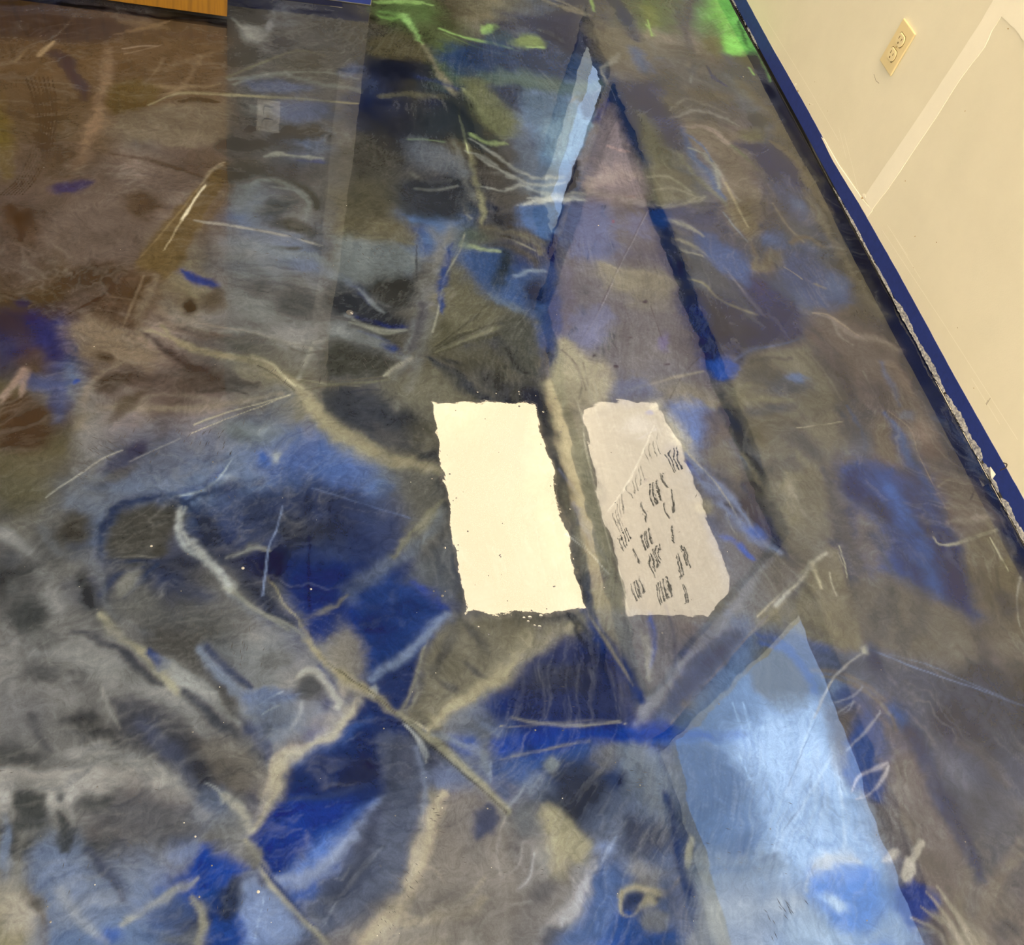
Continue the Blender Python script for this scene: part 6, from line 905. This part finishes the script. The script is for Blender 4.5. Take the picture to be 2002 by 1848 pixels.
# glossy dark lip where the coating meets the wall
yl = np.linspace(-.4, 4.6, 500); bm = bmesh.new(); prev = None
for i, y in enumerate(yl):
    wv = .007+.0035*math.sin(y*3.1)+.002*math.sin(y*11.7)+random.uniform(-.0006, .0006)
    row = [bm.verts.new((XW-wv*(1-t)-.0015, y, .0004+.006*t*t)) for t in (0, .35, .7, 1)]
    if prev:
        for k in range(3): bm.faces.new((prev[k], prev[k+1], row[k+1], row[k]))
    prev = row
lip = from_bm('coating_lip', bm, M_gap, floor, True)
bm = bmesh.new(); add_box(bm, -3.5, XE-.08, YB-.03, YB-.004, 0, .0012); from_bm('coating_lip', bm, M_gap, floor)
# crumpled plastic edge hanging out from under the tape
def crumple(y0, y1, zt, xo, seed):
    random.seed(seed); n = int(abs(y1-y0)/.004); bm = bmesh.new(); prev = None
    for i in range(n+1):
        t = i/n; y = y0+(y1-y0)*t; env = min(1, t*8+.3, (1-t)*8+.3)*(.72+.18*math.sin(t*13+seed)+.08*math.sin(t*61)+random.uniform(-.07, .07)); env = max(env, .12)
        row = []
        for k in range(5):
            s = k/4.
            row.append(bm.verts.new((XW-.0016-xo*env*(1-s)**1.2-random.uniform(0, .0022)*(k < 4), y+random.uniform(-.001, .001), .0016+zt*env*s+random.uniform(-.0008, .0008)*(0 < k < 4)+.0012*(k == 0))))
        if prev:
            for k in range(4): bm.faces.new((prev[k], prev[k+1], row[k+1], row[k]))
        prev = row
    return bm
tf = thing('masking_film', (0, 0, 0))
for a in ((1.98, 1.55, .007, .003, 3), (1.56, 1.24, .014, .006, 5), (1.245, 1.05, .016, .006, 9), (1.05, .965, .010, .003, 11), (.955, .80, .013, .005, 12), (.80, .45, .013, .004, 14), (3.1, 2.62, .007, .003, 16)):
    from_bm('film_edge', crumple(*a), M_film, tf)
tag(tf, 'crumpled translucent masking film edge hanging below the blue tape on the right wall', 'masking film')
# white torn tip of the film
p = on_x(1937, 927, XW-.004)
bm = bmesh.new()
V = [bm.verts.new((XW-.003-a, p[1]+b_, c_)) for a, b_, c_ in ((0, -.012, .006), (0, .014, .010), (.004, .012, .022), (.006, .002, .018), (.003, -.010, .024), (.008, -.014, .012))]
bmesh.ops.convex_hull(bm, input=V); from_bm('torn_tip', bm, M_white, tf)
# bent tie wire standing out over the tape
p = on_x(1962, 905, XW); py_, pz_ = p[1], p[2]
path = [(0, 0, 0), (.004, -.006, .006), (.009, -.012, .013), (.012, -.017, .015), (.015, -.021, .012), (.017, -.020, .004), (.0165, -.018, -.002)]
cu = bpy.data.curves.new('bent_wire', 'CURVE'); cu.dimensions = '3D'; cu.bevel_depth = .0011; cu.bevel_resolution = 3; s_ = cu.splines.new('BEZIER'); s_.bezier_points.add(len(path)-1)
for bp_, q in zip(s_.bezier_points, path): bp_.co = (XW-q[0], py_+q[1], pz_+q[2]); bp_.handle_left_type = bp_.handle_right_type = 'AUTO'
tmp = bpy.data.objects.new('tmp', cu); C.objects.link(tmp); dg = bpy.context.evaluated_depsgraph_get(); mw = bpy.data.meshes.new_from_object(tmp.evaluated_get(dg)); bpy.data.objects.remove(tmp)
wire = link('bent_wire', mw, M_wire); tag(wire, 'small bent rusty wire hook sticking out above the blue tape at the right edge', 'wire')

# ---------------------------------------------------------------- joint compound on the wall
def on_wall(px, py, off=0): p = on_x(px, py, XW); return (XW-off, p[1], p[2])
def wall_patch(name, pts, th, m, parent):
    bm = bmesh.new(); P = [on_wall(*p) for p in pts]; out = []
    for i in range(len(P)):
        a, b_ = P[i], P[(i+1) % len(P)]
        for k in range(4):
            t = k/4.; j = .0007 if k else 0
            out.append((XW-th, a[1]+(b_[1]-a[1])*t+random.uniform(-j, j), a[2]+(b_[2]-a[2])*t+random.uniform(-j, j)))
    f = bm.faces.new([bm.verts.new(p) for p in out]); r = bmesh.ops.extrude_face_region(bm, geom=[f]); bmesh.ops.translate(bm, vec=(th, 0, 0), verts=[v for v in r['geom'] if isinstance(v, bmesh.types.BMVert)])
    bmesh.ops.recalc_face_normals(bm, faces=bm.faces); return from_bm(name, bm, m, parent)
wall_patch('joint_compound', [(1704,412),(1690,385),(1712,352),(1760,282),(1818,196),(1872,114),(1920,40),(1946,-6),(2060,-60),(2200,-40),(2200,60),(2040,120),(2002,80),(1984,55),(1958,32),(1940,60),(1926,92),(1880,152),(1832,228),(1786,296),(1738,368),(1716,396)], .0012, M_mud, wall_right)
wall_patch('joint_compound', [(1606,268),(1612,272),(1640,322),(1668,362),(1686,388),(1706,412),(1696,424),(1688,410),(1660,366),(1630,316)], .0014, M_mud, wall_right)
def chips(name, items, m, parent):
    for (px, py, s, a) in items:
        p = on_wall(px, py); bm = bmesh.new(); vs_ = []
        for k in range(9):
            t = k/9*2*math.pi; rr = s*random.uniform(.5, 1.1); vs_.append(bm.verts.new((XW-random.uniform(.0005, s*.28), p[1]+rr*math.cos(t)*a, p[2]+rr*math.sin(t))))
        vs_.append(bm.verts.new((XW-s*.35, p[1], p[2])))
        for k in range(5): vs_.append(bm.verts.new((XW+.0005, p[1]+s*.7*math.cos(k*1.256)*a, p[2]+s*.7*math.sin(k*1.256))))
        bmesh.ops.convex_hull(bm, input=vs_); from_bm(name, bm, m, parent)
chips('drywall_chip', [(1556, 166, .006, 1.2), (1690, 384, .007, 1.4), (1702, 404, .004, .8), (1660, 365, .003, 1.6), (1640, 330, .003, 2)], M_mud, wall_right)
chips('torn_paper', [(1560, 178, .004, 1), (1686, 388, .005, .9), (1703, 410, .0035, 1)], M_chip, wall_right)
chips('paint_speck', [(1593, 160, .0012, 1), (1583, 204, .0015, 2), (1789, 462, .002, 1), (1887, 217, .0016, 1), (1770, 354, .002, 1), (1618, 217, .0012, 1), (1786, 523, .0016, 1), (1872, 641, .0012, 1), (1904, 759, .0014, 1), (1971, 56, .002, 1.2), (1831, 474, .0016, 1), (1722, 590, .001, 1)], M_chip, wall_right)
# shallow scrape lines near the foot of the wall
bm = bmesh.new()
def hair(bm, pts, w_, off=.0006):
    P = [Vector(on_wall(*p, off)) for p in pts]
    for a, b_ in zip(P[:-1], P[1:]):
        d = (b_-a).normalized(); n_ = Vector((0, -d.z, d.y))*w_/2
        bm.faces.new([bm.verts.new(q) for q in (a+n_, b_+n_, b_-n_, a-n_)])
for L in (((1500, 40), (1580, 170), (1640, 275)), ((1510, 90), (1560, 180)), ((1725, 450), (1850, 640)), ((1745, 455), (1800, 545)), ((1850, 640), (1990, 860)), ((1650, 260), (1668, 330), (1680, 380)), ((1640, 250), (1655, 310)), ((1590, 205), (1580, 200)), ((1735, 440), (1775, 500)), ((1900, 740), (1955, 830))):
    hair(bm, L, .0011)
ob = from_bm('scrape', bm, M_mud, wall_right); ob['kind'] = 'stuff'
bm = bmesh.new()
for L in (((1709, 145), (1713, 158), (1719, 163)), ((1937, 778), (1929, 792)), ((1933, 782), (1928, 790))):
    hair(bm, L, .0012, .0008)
ob = from_bm('scuff_mark', bm, mat('grey_scuff', (150, 140, 122), .8), wall_right); ob['kind'] = 'stuff'

# ---------------------------------------------------------------- outlets
def outlet(loc, rz, label, P=M_ivory, Q=M_ivory2):
    """built facing -x of its own frame turned by rz; origin at the plate centre on the wall"""
    t = thing('electrical_outlet', loc, rz)
    bm = bmesh.new(); add_box(bm, -.0055, 0, -.035, .035, -.057, .057, .0025, 3); from_bm('cover_plate', bm, P, t)
    for s in (1, -1):
        zc = s*.0195
        # rounded sides, flat top and bottom
        bm = bmesh.new(); ring = []
        for k in range(40):
            a = k/40*2*math.pi; y, z = .0172*math.cos(a), .0172*math.sin(a); z = max(-.0138, min(.0138, z)); ring.append((y, z))
        prof = ((-.0052, 1.0), (-.0078, 1.0), (-.0086, .95)); rows = [[bm.verts.new((x, y*f_, zc+z*f_)) for y, z in ring] for x, f_ in prof]
        for r0, r1 in zip(rows[:-1], rows[1:]):
            for k in range(40): bm.faces.new((r0[k], r0[(k+1) % 40], r1[(k+1) % 40], r1[k]))
        bm.faces.new(rows[-1]); bmesh.ops.recalc_face_normals(bm, faces=bm.faces)
        rc = from_bm('receptacle', bm, Q, t)
        # flat dark ring for the groove around it
        bm = bmesh.new(); g0 = [bm.verts.new((-.0056, y*1.12, zc+z*1.12)) for y, z in ring]; g1 = [bm.verts.new((-.0056, y, zc+z)) for y, z in ring]
        for k in range(40): bm.faces.new((g0[k], g0[(k+1) % 40], g1[(k+1) % 40], g1[k]))
        from_bm('groove', bm, M_slot, rc)
        for y, h_ in ((.0063, .0075), (-.0063, .0062)):
            bm = bmesh.new(); add_box(bm, -.0088, -.0080, y-.0012, y+.0012, zc+.0015-h_/2+.002, zc+.0015+h_/2+.002); from_bm('blade_slot', bm, M_slot, rc)
        bm = bmesh.new(); bmesh.ops.create_circle(bm, cap_ends=True, radius=.0026, segments=14, matrix=Matrix.Translation((-.0088, 0, zc-.0075)) @ Matrix.Rotation(math.pi/2, 4, 'Y')); from_bm('ground_hole', bm, M_slot, rc)
    bm = bmesh.new(); bmesh.ops.create_cone(bm, cap_ends=True, segments=18, radius1=.0032, radius2=.0026, depth=.0014, matrix=Matrix.Translation((-.0062, 0, 0)) @ Matrix.Rotation(-math.pi/2, 4, 'Y'))
    sc2 = from_bm('screw', bm, M_screw, t); bm = bmesh.new(); add_box(bm, -.0071, -.0067, -.0022, .0022, -.0004, .0004); from_bm('screw_slot', bm, M_slot, sc2)
    tag(t, label, 'outlet'); return t
pc = [on_x(px, py, XW) for px, py in ((1768, 35), (1722, 125), (1792, 66), (1746, 144))]
oy = sum(p[1] for p in pc)/4; oz = sum(p[2] for p in pc)/4; print('outlet', oy, oz)
outlet((XW-.0002, oy, oz), 0, 'ivory duplex electrical outlet on the cream right wall')
outlet((.160, YB-.0002, oz), math.pi/2, 'ivory duplex outlet on the back wall, seen only mirrored in the floor', M_plate, M_plate)

# ---------------------------------------------------------------- small relief of the coating
def dome(bm, c, r, h, z0=.0001):
    rows = []
    for j in range(5):
        a = j/4; rr = r*(1-a); z = z0+h*(1-(1-a)**2)
        rows.append([bm.verts.new((c[0]+rr*math.cos(k*math.pi/7), c[1]+rr*math.sin(k*math.pi/7), z)) for k in range(14)] if j < 4 else [bm.verts.new((c[0], c[1], z))])
    for j in range(3):
        for k in range(14): bm.faces.new((rows[j][k], rows[j][(k+1) % 14], rows[j+1][(k+1) % 14], rows[j+1][k]))
    for k in range(14): bm.faces.new((rows[3][k], rows[3][(k+1) % 14], rows[4][0]))
random.seed(11)
bm = bmesh.new()
for x, y, r in ((345,80,5),(455,88,4),(590,77,5),(592,92,4),(690,102,3),(805,120,5),(780,122,3),(735,198,6),(850,287,4),(838,318,6),(125,430,5),(72,595,4),(150,1005,6),(85,1262,4),(135,1290,6),(350,1475,5),(655,1418,9),(645,1442,6),(720,1408,8),(683,1467,6),(713,1475,9),(620,1420,6),(895,775,5),(970,820,4),(915,1070,4),(1200,1395,4),(1440,1510,5),(22,300,3),(788,165,3),(700,1120,3)):
    dome(bm, at(*K(x, y)), r*.00040, r*.0000065)
ob = from_bm('surface_droplet', bm, M_drop, floor, True); ob['kind'] = 'stuff'
bm = bmesh.new()
for x, y, r in ((592,165,6),(215,190,3),(180,567,5),(200,725,3),(287,907,5),(230,988,4),(476,1050,4),(482,1058,4),(480,1046,3),(797,1235,5),(803,1233,4),(665,1377,5),(755,1367,4),(410,1170,3),(493,860,3),(778,638,4),(165,455,2),(330,1225,2),(522,1320,3),(260,673,2),(390,240,3),(470,438,2),(720,390,3)):
    dome(bm, at(*K(x, y)), r*.00034, r*.00012)
for k in range(90):
    dome(bm, at(random.uniform(20, 1900), random.uniform(300, 1830)), random.uniform(.0008, .0016), .0006)
ob = from_bm('surface_pimple', bm, M_drop, floor, True); ob['kind'] = 'stuff'
bm = bmesh.new()
for k in range(34):
    px, py = random.uniform(60, 1500), random.uniform(350, 1830); c = at(px, py); dome(bm, c, random.choice((.0005, .0006, .0009)), .0003)
for px, py, r in ((475, 1111, .0026), (1453, 150, .0022), (505, 1744, .0022), (382, 1636, .0014), (1170, 441, .0018), (296, 1068, .002), (608, 1152, .0018)):
    dome(bm, at(px, py), r, .0008)
ob = from_bm('pale_speck', bm, mat('dust_grey', (150, 148, 140), .7), floor, True); ob['kind'] = 'stuff'
bm = bmesh.new(); dome(bm, at(684, 611), .0075, .0022); ob = from_bm('air_bubble', bm, M_drop, floor, True)
# short dark nicks left in the coating
bm = bmesh.new()
def nick(px, py, a, L, w_=1.3):
    a = math.radians(a+random.uniform(-12, 12)); L *= random.uniform(.5, 1.15); dx, dy = math.cos(a)*L/2, math.sin(a)*L/2; nx_, ny_ = -math.sin(a)*w_/2, math.cos(a)*w_/2
    q = [(px-dx, py-dy), (px+nx_, py+ny_), (px+dx, py+dy), (px-nx_, py-ny_)]
    bm.faces.new([bm.verts.new((*at(*p)[:2], .0003)) for p in q])
for cx_, cy_, rx, ry, n_, a, L in ((200,880,45,22,16,32,17),(165,925,22,25,10,20,14),(260,860,50,40,8,-60,16),(400,850,70,30,14,-62,15),(450,860,60,30,8,-65,13),(500,680,60,40,8,-55,16),(590,715,60,30,14,-55,16),(730,500,45,28,26,50,7),(560,480,120,70,26,20,9),(650,440,50,40,14,60,6),(740,710,50,30,16,55,13),(660,740,30,20,8,-80,16),(480,1270,40,35,12,-75,14),(370,1200,80,40,14,-85,11),(390,1240,30,30,6,85,11),(860,1600,22,40,14,5,13),(790,1730,30,40,16,45,12),(760,1800,20,30,12,55,8),(1530,1790,45,40,14,55,22),(1250,1530,40,25,10,10,14),(1450,1640,80,60,12,15,10),(60,1500,60,20,8,-5,18),(280,1560,60,40,6,25,12),(150,1700,140,110,10,-75,14),(450,1760,100,60,8,-80,12),(250,1660,60,60,4,50,18),(1380,980,40,90,10,-60,10),(1460,1000,40,60,8,40,10),(480,1010,80,70,5,60,10),(1080,1390,60,60,4,0,10),(1000,1290,100,60,4,-20,8),(900,1640,60,60,8,10,10),(1050,1700,80,60,8,10,10)):
    for k in range(n_): nick(cx_+random.gauss(0, .55)*rx, cy_+random.gauss(0, .55)*ry, a, L)
ob = from_bm('surface_nick', bm, M_nick, floor); ob['kind'] = 'stuff'
